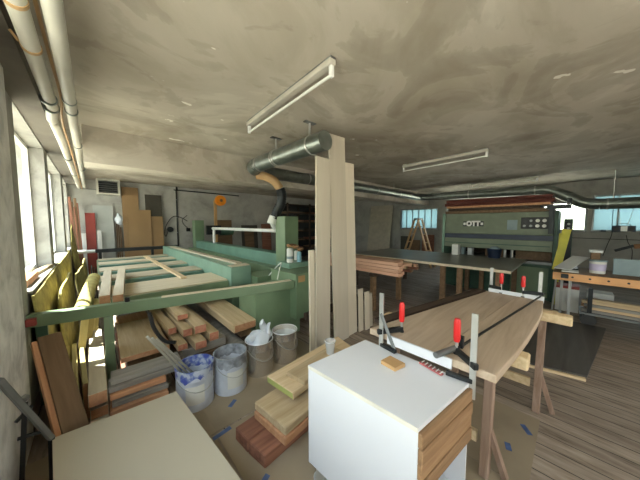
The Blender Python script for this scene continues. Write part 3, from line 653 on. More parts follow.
yg = plain('greenish_end', (.36, .38, .12), .6)
b = lay('green_ended_board', [(1.01, 1.72), (1.045, 1.40), (1.9, 1.50), (1.98, 1.80)], .265, .322, pine, 'wide board of the upper layer with a yellow-green end', G)
b.data.materials.append(yg)
for p in b.data.polygons:
    if p.normal.x < -.85: p.material_index = 1
lay('short_plank', [(1.12, 1.60), (1.155, 1.40), (1.75, 1.45), (1.70, 1.66)], .325, .362, pine, 'short plank on top of the green-ended board', G)
for x0, x1, y0, y1, lb in ((1.75, 2.0, 1.35, 1.85, 'dark block carrying the far ends of the boards behind the cabinet'),):
    solo('spacer_block', bx(BM(), x0, x1, y0, y1, .001, .224, .004), brown, lb, 'block')
t = thing('plastic_cup', (1.46, 1.40, .36), 'clear disposable plastic cup standing on the wood behind the cabinet', 'cup')
cx_, cy_, cz_ = 1.60, 1.55, .364
t.location = (cx_, cy_, cz_); WL[t.name] = Vector((cx_, cy_, cz_))
part('cup_wall', lathe(BM(), [(0, 0), (.036, 0), (.050, .12), (.053, .123), (.048, .123), (.034, .004), (0, .004)], (cx_, cy_, cz_)), cup_m, t, True)
part('rim', lathe(BM(), [(.050, .117), (.055, .123), (.051, .127)], (cx_, cy_, cz_)), bag_m, t, True)

# tall planks leaning
G = 'tall pale planks leaning in the middle of the shop'
def tall(x0, x1, z1, y, lb, top=None, th=.026, xb=0):
    bm = BM(); hw = (x1 - x0) / 2; cx = (x0 + x1) / 2
    ob(bm, (cx + xb, y, .002), (cx, y + .02, z1), x1 - x0, th, up=(0, 1, 0), bev=.003)
    solo('tall_plank', bm, palez, lb, 'plank', G)
tall(1.922, 2.16, 2.39, 2.085, 'left tall pale plank, with the duct end behind its top', xb=-.02)
tall(2.165, 2.455, 2.72, 2.115, 'tallest pale plank, in the middle of the leaning group', xb=.10)
tall(2.40, 2.69, 2.43, 2.148, 'right tall pale plank, slightly lower than the middle one', xb=.09)
tall(1.84, 1.925, 1.29, 2.12, 'short pale plank at the left edge of the leaning group')
tall(2.80, 2.90, .64, 2.12, 'left low pale offcut right of the tall planks')
tall(2.92, 3.02, .58, 2.09, 'middle low pale offcut right of the tall planks')
tall(3.04, 3.14, .52, 2.12, 'right low pale offcut right of the tall planks')
t = thing('plank_prop', (2.4, 2.25, 0), 'dark wooden frame that the tall pale planks lean against', 'frame')
part('rail', slab(1.85, 3.16, 2.19, 2.25, .42, .50), darkbrown, t)
for x in (2.1, 2.9): part('leg', slab(x, x + .06, 2.252, 2.31, 0, .50), darkbrown, t)

# ------------------------------------------------------------------ white cabinet
cA, cB, cC, cD = Vector((.855, 1.0)), Vector((.892, .382)), Vector((1.348, .325)), Vector((1.335, .955))
t = thing('drawer_cabinet', (1.1, .66, 0), 'white rolling cabinet with wooden drawers clamped to the table end', 'cabinet')
def wp(p, q, th, z0, z1, inward):
    n = Vector((-(q - p).y, (q - p).x)).normalized() * th * inward
    return prism(BM(), [tuple(p), tuple(q), tuple(q + n), tuple(p + n)], z0, z1)
bm = prism(BM(), [tuple(v) for v in (cA, cB, cC, cD)], .782, .80); part('cabinet_top', bm, white, t)
part('top_edging', wp(cA, cB, .003, .781, .799, -1), plain('edging', (.66, .63, .55), .5), t)
part('side_panel', wp(cA, cB, .018, .215, .781, 1), white, t)
part('side_panel', wp(cD, cC, .018, .215, .781, -1), white, t)
part('back_panel', wp(cD, cA, .012, .215, .781, 1), white, t)
i1 = cB + (cC - cB).normalized() * .02; i2 = cC - (cC - cB).normalized() * .02
part('bottom_panel', prism(BM(), [tuple(cA + Vector((.02, -.02))), tuple(i1), tuple(i2), tuple(cD + Vector((-.02, -.02)))], .215, .233), white, t)
fd = (i2 - i1).normalized(); fn = Vector((fd.y, -fd.x))
for k in range(4):
    z1 = .779 - k * .067; z0 = z1 - .063
    off = fn * (.006 + .004 * (k % 2))
    m_, L_ = frame_from((*(i1 + off), (z0 + z1) / 2), (*(i2 + off), (z0 + z1) / 2))
    dr = board('drawer', (*(i1 - fd * .018 + off), (z0 + z1) / 2), (*(i2 + fd * .018 + off), (z0 + z1) / 2), .022, z1 - z0, tanwood, '', '', parent=t)
    WL[dr.name] = Vector((0, 0, 0))
    inner = prism(BM(), [tuple(i1 + Vector((.01, .04))), tuple(i2 + Vector((-.01, .04))), tuple(i2 + Vector((-.01, .5))), tuple(i1 + Vector((.0, .5)))], z0 + .004, z1 - .006)
    bmesh.ops.transform(inner, matrix=MW[dr.name].inverted(), verts=inner.verts)
    me = bpy.data.meshes.new('drawer_box'); inner.to_mesh(me); inner.free(); me.materials.append(tapwood)
    db = bpy.data.objects.new('drawer_box', me); C.objects.link(db); db.parent = dr
for x, y in ((.925, .93), (.95, .46), (1.28, .42), (1.27, .88)):
    c = part('caster', tube(BM(), [(x - .014, y + .03, .062), (x + .014, y + .03, .062)], .06, 22), plain('caster_grey', (.45, .46, .46), .4) if 'caster_grey' not in MATS else MATS['caster_grey'], t, True)
    bm = BM(); bx(bm, x - .028, x - .02, y - .02, y + .05, .05, .19); bx(bm, x + .02, x + .028, y - .02, y + .05, .05, .19); bx(bm, x - .035, x + .035, y - .035, y + .05, .19, .2145)
    part('caster_fork', bm, steel, c)
bm = BM()
for k in range(5): tube(bm, [(1.17 + .10 * math.cos(q) * (1 - .06 * k), .50 + .10 * math.sin(q), .243 + .016 * k + .004 * math.sin(3 * q)) for q in [2 * PI * j / 24 for j in range(25)]], .008, 8, cap=False)
solo('cable_coil', bm, MATS['caster_grey'], 'coil of grey cable inside the open bottom of the cabinet', 'cable', smooth=True)
solo('wood_block', prism(BM(), [(1.164, .722), (1.247, .713), (1.236, .614), (1.154, .629)], .801, .822), tapwood, 'small square wood block lying on the white cabinet top', 'block')
t = thing('screw_set', (1.33, .50, .801), 'small red holder with metal bits lying on the cabinet top', 'tool')
part('holder', ob(BM(), (1.335, .572, .806), (1.305, .44, .806), .026, .009, bev=.002), plain('dull_red', (.42, .12, .12), .5), t)
for k in range(6): part('bit', cyl(BM(), (1.325 - .006 * k, .56 - .022 * k, .812), (1.345 - .006 * k, .552 - .022 * k, .820), .003, 8), steel, t, True)

# ------------------------------------------------------------------ big table
tp = [(1.366, .939), (3.054, .612), (3.05, .40), (3.035, .167), (2.6, .165), (2.2, .175), (1.8, .190), (1.362, .217)]
t = thing('work_table', (2.2, .5, 0), 'long tapering wooden table top on trestles', 'table')
mid0, mid1 = (1.364, .50), (3.045, .36)
for nm, pts in (('top_board', [(1.366, .939), (3.054, .612), mid1, mid0]), ('top_board', [mid0, mid1, (3.035, .167), (2.75, .150), (2.4, .150), (2.0, .168), (1.7, .190), (1.362, .222)])):
    if pts[0] == mid0: pts = [(x, y - .002) for x, y in pts]
    bm = prism(BM(), pts, .84, .88); bmesh.ops.bevel(bm, geom=[e for e in bm.edges if abs(e.verts[0].co.z - .88) < 1e-4 and abs(e.verts[1].co.z - .88) < 1e-4], offset=.004, segments=1, affect='EDGES')
    o = part(nm, bm, walnut, t)
def trestle(px, loc, lb, y0, y1, lean):
    t = thing('trestle', (px, .55, 0), lb, 'trestle', 'trestles under the wooden table')
    part('cross_beam', bx(BM(), px - .05, px + .05, y0, y1, .762, .838, .008), pine, t)
    for y in (y0 + .18, y1 - .12):
        s = -1 if y < .5 else 1
        part('leg', ob(BM(), (px, y, .762), (px - lean, y + (s * .05 if s > 0 else 0), .002), .075, .05, up=(0, 1, 0), bev=.004), legwood, t)
        part('brace', ob(BM(), (px - lean * .9 + .05, y + s * .10, .005), (px - lean * .5, y + s * .01, .30), .04, .03, up=(0, 1, 0)), legwood, t)
    part('stretcher', ob(BM(), (px - lean * .75, y0 + .23, .22), (px - lean * .75, y1 - .12, .22), .03, .07), pine, t)
    if px > 2: part('side_batten', bx(BM(), px + .052, px + .10, .06, .70, .785, .835, .004), pine, t)
trestle(1.80, 0, 'near trestle, its beam end sticking out past the table edge', .14, 1.08, .05)
_t = trestle(2.84, 0, 'far trestle under the narrow end of the table', -.03, .86, .16)

board('dark_plank', (1.55, .992, .8545), (3.15, .682, .8545), .09, .03, darkbrown, 'dark plank lying on the trestles along the left side of the wooden table', 'plank')
# white strips at both ends
solo('white_strip', ob(BM(), (1.345, .79, .862), (1.350, .41, .858), .012, .056, bev=.001), white, 'white laminate strip clamped upright along the near end of the table', 'strip')
solo('white_strip', ob(BM(), (3.064, .60, .885), (3.052, .16, .885), .012, .06, bev=.001), white, 'white strip clamped along the far end of the table', 'strip')
# clamps
def clamp(x, y, z0, z1, jd, reach, zs, lb, hz=.13, low=None):
    """F-clamp: upright bar, jaws pointing along jd (+1 / -1 in x), red handle outside the upper jaw"""
    t = thing('bar_clamp', (x, y, z0), lb, 'clamp', 'clamps on the wooden table')
    dx, dy = jd; e = Vector((dx, dy, 0)).normalized() * reach
    part('bar', ob(BM(), (x, y, z0), (x, y, z1), .028, .010, up=(1, 0, 0)), steel, t)
    if low: part('fixed_jaw', ob(BM(), (x, y, low[2]), (low[0], low[1], low[2] + .002), .026, .022, bev=.003), darkmetal, t)
    else: part('fixed_jaw', ob(BM(), Vector((x, y, z0 + .008)) - e * .1, Vector((x, y, z0 + .008)) + e, .022, .024), darkmetal, t)
    part('sliding_jaw', ob(BM(), Vector((x, y, zs)) - e * .18, Vector((x, y, zs)) + e * 1.05, .024, .032, bev=.003), darkmetal, t)
    p = Vector((x, y, 0)) + e
    part('screw', cyl(BM(), (p.x, p.y, .886), (p.x, p.y, zs + .06), .007, 10), steel, t, True)
    part('pad', cyl(BM(), (p.x, p.y, .8805), (p.x, p.y, .888), .016, 14), darkmetal, t, True)
    part('handle', lathe(BM(), [(0, 0), (.014, 0), (.018, .02), (.018, hz - .02), (.013, hz), (0, hz)], (p.x, p.y, zs + .05), 14), red, t, True)
clamp(1.338, .832, .801, 1.155, (1, -.55), .15, .90, 'near left clamp between cabinet and table with a red handle', low=(1.315, .715, .814))
clamp(1.345, .312, .725, 1.160, (.80, .90), .14, .90, 'near right clamp at the table corner with a red handle', low=(1.325, .43, .814))
clamp(3.10, .585, .835, 1.13, (-.35, -.9), .10, .93, 'far left clamp at the narrow table end', .11)
clamp(3.10, .195, .79, 1.14, (-.35, .9), .13, .93, 'far right clamp at the narrow table end', .11)
t = thing('long_clamp', (2.2, .3, .885), 'long grey bar clamp lying lengthwise on the table top', 'clamp')
part('bar', ob(BM(), (1.42, .425, .900), (3.20, .165, .915), .010, .012), darkmetal, t)
part('handle', cyl(BM(), (1.285, .47, .908), (1.44, .425, .908), .016, 14), greymetal, t, True)
part('jaw', ob(BM(), (1.50, .41, .895), (1.50, .41, .96), .03, .02), darkmetal, t)
board('diagonal_profile', (1.335, .835, 1.02), (1.335, .735, .815), .022, .012, greymetal, 'grey flat bar leaning beside the near left clamp', 'profile', up=(1, 0, 0))

# ------------------------------------------------------------------ floor coverings
G = 'cardboard sheets covering the floor'
cs = [((-.44, .30), (.60, 1.80), 'left foreground cardboard sheet under the beige panel'), ((-.44, 1.815), (.62, 2.42), 'cardboard sheet by the column'), ((.62, 1.815), (2.0, 2.60), 'cardboard sheet under the buckets'),
      ((.615, .78), (1.8, 1.80), 'cardboard sheet under the short beams and cabinet'), ((1.82, .115), (2.58, .62), 'cardboard sheet under the wooden table, nearest the bare floor'), ((.615, .115), (1.81, .77), 'cardboard sheet in front of the cabinet drawers'), ((1.82, .63), (2.58, 1.8), 'cardboard sheet under the middle of the wooden table')]
for (x0, y0), (x1, y1), lb in cs: solo('cardboard_sheet', slab(x0, x1, y0, y1, .0, .0025), cardboard, lb, 'cardboard', G)
G = 'blue tape on the cardboard'
for (x, y, a, L, lb) in ((.835, 2.02, .6, .09, 'short piece of blue tape on the cardboard between buckets and beams'), (.648, 1.775, .1, .14, 'long piece of blue tape near the corner of the beige panel'), (.70, 1.25, .4, .09, 'blue tape on the floor beside the reddish beams'),
                      (2.38, .18, .6, .10, 'blue tape on the cardboard right of the near trestle'), (2.28, .42, .3, .10, 'blue tape on the cardboard under the table'), (2.1, .25, .3, .07, 'small blue tape close to the foot of the near trestle')):
    dx, dy = math.cos(a) * L / 2, math.sin(a) * L / 2; bm = BM(); ob(bm, (x - dx, y - dy, .0034), (x + dx, y + dy, .0034), .035, .0012)
    solo('tape_piece', bm, tape, lb, 'tape', G)
# dark mat
bm = prism(BM(), [(3.45, .42), (3.60, -.165), (5.48, -.40), (5.50, .12), (5.0, .30)], .03, .05)
solo('dark_sheet', bm, greymat, 'dark sheet lying on light battens on the bare floor right of the table', 'sheet')
board('light_batten', (3.47, .36, .0155), (3.58, -.155, .0155), .04, .028, pine, 'light batten under the near edge of the dark sheet', 'board')
board('light_batten', (5.38, .05, .0155), (5.36, -.34, .0155), .04, .028, pine, 'light batten under the far edge of the dark sheet', 'board')

# ------------------------------------------------------------------ salmon stack, dark trestle
t = thing('timber_stand', (4.2, 2.9, 0), 'dark wooden stand carrying the salmon and brown timbers right of the tall planks', 'stand')
for y in (2.45, 3.75):
    part('bearer', slab(3.66, 4.72, y, y + .1, .64, .70), darkbrown, t)
    for x in (3.68, 4.62): part('leg', slab(x, x + .08, y + .01, y + .09, 0, .64), brown, t)
G = 'salmon boards stacked on the dark stand'
lv = ['bottom', 'second', 'third', 'top']
for r in range(4):
    for c in range(2):
        y = 1.98 + .03 * (r % 2) + .05 * c
        board('salmon_board', (3.77 + .145 * c, y, .731 + r * .061), (3.77 + .145 * c, y + 2.2, .731 + r * .061), .138, .056, salmon,
              lv[r] + ' layer of the salmon stack, board ' + ('nearest the tall planks', 'in the second row from the tall planks')[c], 'board', G)
G = 'ragged timbers beside the salmon stack'
rg = random.Random(5)
for k in range(18):
    r, c = divmod(k, 6); z = .726 + r * .054; y = 2.02 + rg.random() * .42
    board('ragged_timber', (4.04 + c * .115, y, z), (4.04 + c * .115, y + 1.95, z), .085, .048, rg.choice((salmon, pine, orange, redbrown, brown)),
          ('bottom', 'middle', 'upper')[r] + ' layer uneven timber right of the salmon boards, ' + ('first', 'second', 'third', 'fourth', 'fifth', 'sixth')[c] + ' from them', 'timber', G, endmat=(pine, endred, brown)[k % 3])

# ------------------------------------------------------------------ FOTT / OTT machine
t = thing('veneer_press', (7.4, 1.3, 0), 'big grey-green press with the lettering OTT and a black dial panel', 'machine')
y0, y1, xf, xb = .22, 2.40, 6.8, 8.0
head = part('upper_head', bx(BM(), xf, xb, y0 + .06, y1 - .02, 1.36, 1.86, .008), ottgreen, t)
part('dark_band', slab(xf - .012, xf + .3, y0 + .06, y1 - .02, 1.25, 1.358), darkblue, t)
part('lower_head', bx(BM(), xf - .02, xb, y0 + .06, y1 - .02, 1.02, 1.248, .006), ottgreen, t)
part('band_line', slab(xf - .026, xf - .0205, y0 + .1, y1 - .06, 1.12, 1.14), deepgreen, t)
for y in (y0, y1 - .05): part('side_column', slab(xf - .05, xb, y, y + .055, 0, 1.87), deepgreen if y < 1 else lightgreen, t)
part('base', bx(BM(), xf, xb, y0 + .06, y1 - .06, 0, .74, .006), deepgreen, t)
for k in range(3):
    ya = y0 + .10 + k * .70; part('base_door', bx(BM(), xf - .015, xf - .001, ya, ya + .62, .06, .68, .004), green if k == 0 else deepgreen, t)
part('press_bed', slab(xf, xb, y0 + .06, y1 - .06, .745, .80), greymetal, t)
part('inner_back', slab(xb - .06, xb - .001, y0 + .06, y1 - .06, .80, 1.018), darkbrown, t)
for y in (.95, 1.08, 1.75): part('cylinder', cyl(BM(), (xf + .15, y, .80), (xf + .15, y, 1.02), .03), steel, t, True)
for y, w, m in ((2.0, .13, paper), (1.72, .10, paper), (1.9, .06, bluegrey)): part('white_block', slab(xf + .05, xf + .2, y, y + w, .80, 1.0), m, t)
part('wood_infill', slab(xf + .3, xf + .34, .3, .9, .80, 1.0), brown, t); part('wood_infill', slab(xf + .3, xf + .34, 1.1, 1.5, .80, 1.0), brown, t)
# lettering
pl = part('name_plate', slab(xf - .006, xf - .001, 1.49, 1.93, 1.545, 1.665), black, head)
cu = bpy.data.curves.new('lettering', 'FONT'); cu.body = 'OTT'; cu.size = .13; cu.extrude = .003; cu.align_x = 'CENTER'; cu.align_y = 'CENTER'; cu.offset = .009
tmp = bpy.data.objects.new('tmp', cu); C.objects.link(tmp); dg = bpy.context.evaluated_depsgraph_get()
me = bpy.data.meshes.new_from_object(tmp.evaluated_get(dg)); bpy.data.objects.remove(tmp); me.materials.clear(); me.materials.append(whitep)
me.transform(Matrix.Translation((xf - .010, 1.71, 1.605)) @ Matrix(((0, 0, -1, 0), (-1, 0, 0, 0), (0, 1, 0, 0), (0, 0, 0, 1))) @ Matrix.Diagonal((1.1, 1.25, 1, 1)))
me.transform(Matrix.Translation(-wl(head)))
lt = bpy.data.objects.new('lettering', me); C.objects.link(lt); lt.parent = head
for y in (1.50, 1.87): part('plate_mark', slab(xf - .010, xf - .0065, y, y + .05, 1.575, 1.635), whitep, head)
part('notice', slab(xf - .008, xf - .001, .86, 1.04, 1.47, 1.69), bluegrey, head)
pn = part('dial_panel', bx(BM(), xf - .02, xf - .001, .36, .80, 1.50, 1.74, .004), black, head)
for r in range(2):
    for c in range(4):
        if (r, c) == (0, 0): continue
        y, z = .74 - c * .105, 1.67 - r * .11
        part('dial', cyl(BM(), (xf - .021, y, z), (xf - .030, y, z), .034 if c > 1 else .026), label_m if c > 1 else greymetal, head, True)
# yellow guards
t = thing('yellow_guard', (6.6, .12, 0), 'leaning yellow guard at the right side of the press', 'guard')
part('plate', ob(BM(), (6.55, .09, 1.50), (6.45, .20, .72), .12, .03, up=(1, 0, 0)), yellow, t)
part('plate', ob(BM(), (6.62, .17, 1.42), (6.62, .19, .002), .05, .05, up=(1, 0, 0)), yellow, t)
# stuff on the press
G = 'boards stored on top of the press'
for k, (zz, th, m, a, b, lb) in enumerate(((1.862, .07, brown, .3, 2.35, 'lowest light brown board on top of the press'), (1.936, .06, darkbrown, .5, 2.3, 'dark brown board just above the lowest board on the press'), (2.0, .05, orange, .35, 2.33, 'thin orange board in the middle of the stack on the press'),
                                      (2.055, .07, maroon, .3, 2.38, 'lower maroon board on the press'), (2.13, .08, maroon, .33, 2.34, 'topmost maroon board on the press'))):
    solo('stored_board', bx(BM(), 6.78 + .02 * (k % 2), 7.7, a, b, zz, zz + th, .004), m, lb, 'board', G)
t = thing('pipe_stub', (7.2, .30, 1.865), 'dark metal bracket at the right top corner of the press', 'bracket')
part('arm', slab(6.70, 6.77, .05, .40, 1.90, 1.98), darkmetal, t); part('arm', slab(6.70, 6.77, .05, .12, 1.985, 2.10), darkmetal, t); part('foot', slab(6.70, 6.77, .28, .36, 1.40, 1.90), darkmetal, t) 
t = thing('control_cabinet', (8.3, .0, 0), 'tall narrow dark cabinet standing right of the press below the window', 'cabinet')
part('body', bx(BM(), 8.1, 8.4, .02, .17, 0, 1.72, .01), deepgreen, t); part('door', slab(8.085, 8.099, .03, .16, .1, 1.65), darkmetal, t)
for z in (1.35, 1.5, 1.6): part('button', cyl(BM(), (8.084, .09, z), (8.07, .09, z), .025), label_m, t, True)
# long grey-green bench in front of the press
t = thing('long_bench', (5.7, 2.3, 0), 'long low-sheen grey-green bench in front of the press', 'bench')
part('bench_top', bx(BM(), 4.85, 6.72, .66, 3.95, .81, .845, .004), plain('bench_grey', (.20, .20, .17), .35, var=.2, scale=2), t)
part('edge_strip', slab(4.835, 4.849, .66, 3.95, .80, .845), pale, t)
for x in (4.95, 6.55):
    for y in (.8, 1.40, 1.70, 3.3, 3.85): part('leg', slab(x, x + .08, y, y + .08, 0, .81), brown if y < 2 else darkbrown, t)
part('apron', slab(6.64, 6.68, .8, 3.85, .70, .809), deepgreen, t)
solo('white_tray', bx(BM(), 4.95, 5.3, 1.1, 1.4, .001, .05, .004), label_m, 'white flat tray on the floor under the grey-green bench', 'tray') if False else None
solo('white_panel', bx(BM(), 3.7, 4.2, 1.05, 1.28, .45, .47, .002), label_m, 'pale offcut beyond the table edge under the bench', 'board') if False else None
solo('carton', bx(BM(), 6.45, 6.62, 1.92, 2.06, .8455, 1.10, .004), label_m, 'small white carton at the left end of the bench before the press', 'box')
t = thing('blue_bucket', (6.5, 1.2, .846), 'dark blue bucket on the bench in front of the press', 'bucket')
part('body', lathe(BM(), [(0, 0), (.11, 0), (.14, .20), (.145, .205), (.13, .205), (.10, .02), (0, .02)], (6.5, 1.2, .846)), darkblue, t, True)
part('rag', lathe(BM(), [(.1, .19), (.09, .22), (.05, .25), (0, .25)], (6.5, 1.2, .846)), bluegrey, t, True)
# wooden ladder
t = thing('step_ladder', (9.0, 4.1, 0), 'open wooden step ladder standing in front of the left blue window', 'ladder')
for s, yt in ((-1, 3.95), (1, 4.22)):
    for x in (8.85, 9.2): part('rail', ob(BM(), (x, 4.09 + s * .06, 1.78), (x, 4.09 + s * .60, .002), .04, .095, up=(1, 0, 0)), tapwood, t)
    for k in range(5):
        z = .3 + k * .3; yy = 4.09 + s * (.06 + (1.78 - z) / 1.78 * .54); part('rung', slab(8.86, 9.19, yy - .03, yy + .03, z, z + .025), tapwood, t)
part('hinge_cap', slab(8.82, 9.23, 4.0, 4.18, 1.76, 1.82), darkmetal, t)
for k, (y, z, m) in enumerate(((5.3, 1.05, darkboard), (4.9, .9, brown), (4.3, 1.15, redbrown), (3.4, 1.0, bluegrey))):
    solo('wide_board', ob(BM(), (10.36, y - .3, z / 2), (10.36, y + .2, z / 2), .03, z - .004, bev=.003), m, ('dark', 'brown', 'red-brown', 'blue-grey')[k] + ' panel standing against the right wall below the blue window', 'board', 'panels below the blue window')

# ------------------------------------------------------------------ right bench
t = thing('work_bench', (5.4, -.8, 0), 'long workbench with a thick orange wooden top edge at the right', 'bench')
part('bench_top', bx(BM(), 5.12, 5.9, -2.6, .19, .84, .868, .003), brown, t)
part('front_apron', bx(BM(), 5.08, 5.118, -2.6, .19, .76, .868, .004), plain('apron_orange', (.66, .34, .14), .5) , t)
for k in range(6): part('hole', cyl(BM(), (5.0795, -.02 - k * .17 - .0, .82), (5.076, -.02 - k * .17, .82), .013, 12), black, t, True)
for y in (.0, -2.5):
    part('leg', ob(BM(), (5.58, y, .84), (5.58, y, .0), .035, .035), steel, t); part('leg', ob(BM(), (5.84, y + .1, .84), (5.84, y + .1, .0), .035, .035), steel, t)
part('diagonal_leg', ob(BM(), (5.14, .15, .78), (5.54, .20, .002), .02, .02), steel, t)
t2 = thing('board_cart', (5.9, -.9, 0), 'low cart loaded with long boards under the right workbench', 'cart')
part('deck', slab(5.52, 5.92, -2.3, -.12, .19, .22), greymetal, t2)
for y in (-.22, -2.1):
    for x in (5.59, 5.85): part('wheel', cyl(BM(), (x - .02, y, .092), (x + .02, y, .092), .09), rubber, t2, True)
for z in (.22, .35, .48):
    part('upright', slab(5.525, 5.56, -.25, -.20, z, z + .13), darkmetal, t2); part('upright', slab(5.525, 5.56, -2.2, -2.15, z, z + .13), darkmetal, t2)
G = 'long boards on the cart'
for k, (x, z, m) in enumerate(((5.64, .19, greywood), (5.80, .19, brown), (5.65, .235, pine), (5.80, .235, orange), (5.64, .30, greywood), (5.8, .30, pine), (5.66, .37, pine), (5.8, .44, greywood), (5.64, .50, pine))):
    z2 = .2415 + (k // 2) * .043
    board('long_board', (x, -.14 - .03 * (k % 3), z2), (x, -2.2, z2), .12, .04, m, ('front', 'rear')[k % 2] + ' board in layer %s from the bottom of the cart load' % ('one', 'two', 'three', 'four', 'five')[k // 2], 'board', G)
board('loose_batten', (5.2, -.3, .4), (5.2, -2.2, .4), .03, .05, pine, 'light batten along the front of the cart under the bench', 'board') if False else None
t = thing('carton', (6.3, .1, 0), 'white and red carton on the floor behind the workbench leg', 'box')
part('carton_body', bx(BM(), 6.25, 6.55, -.12, .18, 0, .42, .004), label_m, t); part('red_top', slab(6.25, 6.55, -.12, .18, .421, .47), redpaint, t)
t = thing('carton', (6.3, -.4, 0), 'second white carton with a grey stripe behind the workbench', 'box')
part('carton_body', bx(BM(), 6.3, 6.6, -.52, -.22, 0, .40, .004), label_m, t); part('stripe', slab(6.294, 6.299, -.5, -.24, .2, .3), bluegrey, t)
t = thing('paint_pail', (5.45, -.28, .87), 'white plastic pail with a lilac band on the right workbench', 'pail')
part('body', lathe(BM(), [(0, 0), (.080, 0), (.088, .18), (.092, .19), (.084, .19), (.076, .01), (0, .01)], (5.45, -.27, .869)), label_m, t, True)
part('band', lathe(BM(), [(.083, .04), (.088, .14)], (5.45, -.27, .869)), plain('lilac', (.50, .45, .62), .5), t, True)
part('lid_rim', lathe(BM(), [(.088, .175), (.096, .18), (.096, .195), (.085, .195), (0, .193)], (5.45, -.27, .869)), bluegrey, t, True)
solo('wood_scrap', bx(BM(), 5.6, 5.75, -.30, -.20, .8695, 1.16, .004), brown, 'brown wooden scrap upright behind the white pail', 'block')
solo('paper_pack', bx(BM(), 5.55, 5.72, -.32, -.18, 1.161, 1.20, .003), paper, 'small pale pack on the scrap behind the pail', 'packet')
solo('grey_profile', ob(BM(), (5.50, -.42, .985), (5.42, -2.4, .985), .05, .23, bev=.003), bluegrey, 'long blue-grey panel lying on edge on the right workbench', 'panel')
bm = BM(); ob(bm, (5.30, .10, .90), (5.75, -.10, 1.07), .20, .01); solo('paper_sheet', bm, paper, 'curved grey paper sheet tilted on the left end of the workbench', 'paper')
solo('paper_sheet', slab(5.22, 5.42, -.08, .10, .869, .885), label_m, 'flat white paper pad at the left end of the workbench', 'paper')
solo('tool_pile', bx(BM(), 5.5, 5.85, -.08, .15, .869, .895, .01), darkmetal, 'dark flat tool box lid under the tilted paper sheet', 'tool')
solo('vise_grip', bx(BM(), 5.03, 5.075, .02, .10, .80, .86, .006), darkmetal, 'small dark clamp on the orange bench edge', 'clamp')
# radio on the sill
t = thing('radio', (10.43, -.90, R0), 'dark blue portable radio with a silver centre on the right window sill', 'radio')
part('case', bx(BM(), 10.38, 10.48, -1.12, -.72, R0 + .001, R0 + .17, .012), darkblue, t)
part('centre', slab(10.372, 10.379, -.98, -.87, R0 + .02, R0 + .16), steel, t)
for y in (-.79, -1.05): part('speaker', cyl(BM(), (10.379, y, R0 + .085), (10.372, y, R0 + .085), .055), black, t, True)
part('handle', tube(BM(), smoothpath([(10.43, -.80, R0 + .17), (10.43, -.83, R0 + .22), (10.43, -1.0, R0 + .22), (10.43, -1.04, R0 + .17)], 5), .008, 8), greymetal, t, True)
part('antenna', cyl(BM(), (10.43, -.86, R0 + .17), (10.41, -.80, 2.2), .005, 6), steel, t, True); part('antenna', cyl(BM(), (10.43, -.98, R0 + .17), (10.41, -1.1, 2.2), .005, 6), steel, t, True)
solo('small_box', bx(BM(), 10.4, 10.48, -.62, -.52, R0 + .001, R0 + .05, .005), darkblue, 'small dark box on the window sill left of the radio', 'box')
solo('hanging_cable', tube(BM(), smoothpath([(10.47, -.72, 2.8), (10.47, -.72, 1.6), (10.34, -.72, 1.32), (10.47, -.66, 1.0), (10.46, -.6, .7)], 6), .007, 6), black, 'thin cable hanging down the right wall beside the radio', 'cable', smooth=True)
solo('hanging_cable', tube(BM(), smoothpath([(10.47, -.98, 1.3), (10.46, -1.02, 1.1), (10.47, -1.1, .9), (10.46, -1.1, .6)], 6), .007, 6), black, 'cable hanging below the radio to the wall tool', 'cable', smooth=True)
solo('wall_cable', tube(BM(), [(10.48, .3, 1.19), (10.48, -2.4, 1.16)], .009, 6), darkmetal, 'horizontal cable along the right wall under the window sill', 'cable', smooth=True)
t = thing('hand_saw', (10.42, -1.0, .8), 'brown-handled saw hanging on the right wall below the radio', 'saw')
part('blade', ob(BM(), (10.46, -.80, .86), (10.46, -1.12, 1.02), .07, .006, up=(0, 0, 1)) if False else ob(BM(), (10.46, -.80, .86), (10.46, -1.12, 1.02), .006, .07), darkmetal, t)
part('grip', ob(BM(), (10.45, -1.12, 1.0), (10.45, -1.36, 1.04), .03, .12, bev=.01), orange, t)

# flakes of bare plaster (small patches) are part of the ceiling material

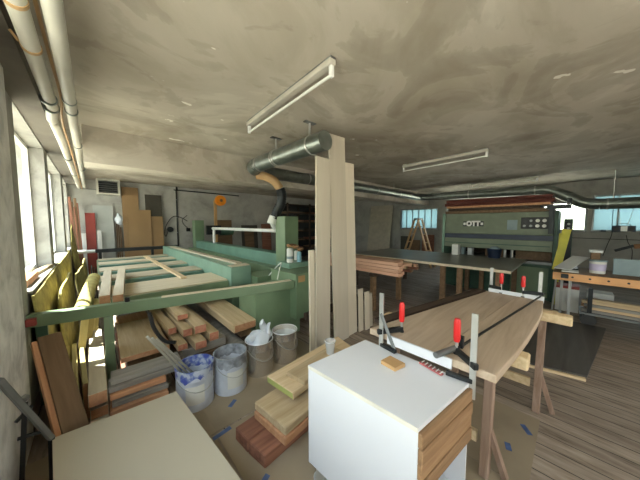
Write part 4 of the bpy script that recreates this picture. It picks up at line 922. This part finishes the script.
# ------------------------------------------------------------------ light
w = bpy.data.worlds.new('World'); bpy.context.scene.world = w; w.use_nodes = True
nt = w.node_tree; bg = nt.nodes['Background']; tc = nt.nodes.new('ShaderNodeTexCoord'); sp = nt.nodes.new('ShaderNodeSeparateXYZ')
nt.links.new(tc.outputs['Generated'], sp.inputs[0])
mr = nt.nodes.new('ShaderNodeMapRange'); mr.inputs['From Min'].default_value = -1; nt.links.new(sp.outputs[2], mr.inputs[0])
nt.links.new(ramp(nt, [(0, (.36, .32, .24)), (.485, (.42, .38, .28)), (.505, (.74, .76, .62)), (.56, (.95, .95, .90)), (.75, (.88, .92, .96)), (1, (.66, .78, 1.0))], mr.outputs[0]), bg.inputs[0])
bg.inputs[1].default_value = 5.5
sun = bpy.data.lights.new('sun', 'SUN'); sun.energy = 30; sun.angle = .01; sun.color = (1, .95, .86)
so = bpy.data.objects.new('sun', sun); C.objects.link(so)
so.rotation_euler = Vector((.38, -.36, -1)).to_track_quat('-Z', 'Y').to_euler()
def portal(loc, rot, sx, sy):
    l = bpy.data.lights.new('window_portal', 'AREA'); l.shape = 'RECTANGLE'; l.size = sx; l.size_y = sy; l.cycles.is_portal = True
    o = bpy.data.objects.new('window_portal', l); o.location = loc; o.rotation_euler = rot; C.objects.link(o)
for a, b in LW: portal((XO - .02, (a + b) / 2, (S0 + S1) / 2), (0, -PI / 2, 0), S1 - S0, b - a)
for a, b in RW: portal((XR + .32, (a + b) / 2, (R0 + R1) / 2), (0, PI / 2, 0), R1 - R0, b - a)
portal((2.1, YN - .32, 1.15), (PI / 2, 0, 0), 2.2, 2.3)

# ------------------------------------------------------------------ camera
cam = bpy.data.cameras.new('camera'); cam.sensor_width = 36; cam.lens = 36 * 240 / 640; cam.clip_start = .02
co = bpy.data.objects.new('camera', cam); C.objects.link(co); co.location = (0, 0, 1.6)
pit = math.atan(16 / 240); yaw = math.atan(227 / 240)
co.rotation_euler = (PI / 2 - pit, 0, -yaw)
sc = bpy.context.scene; sc.camera = co
sc.view_settings.view_transform = 'Standard'; sc.view_settings.look = 'None'; sc.view_settings.gamma = 1; sc.view_settings.use_curve_mapping = False
sc.view_settings.exposure = .4
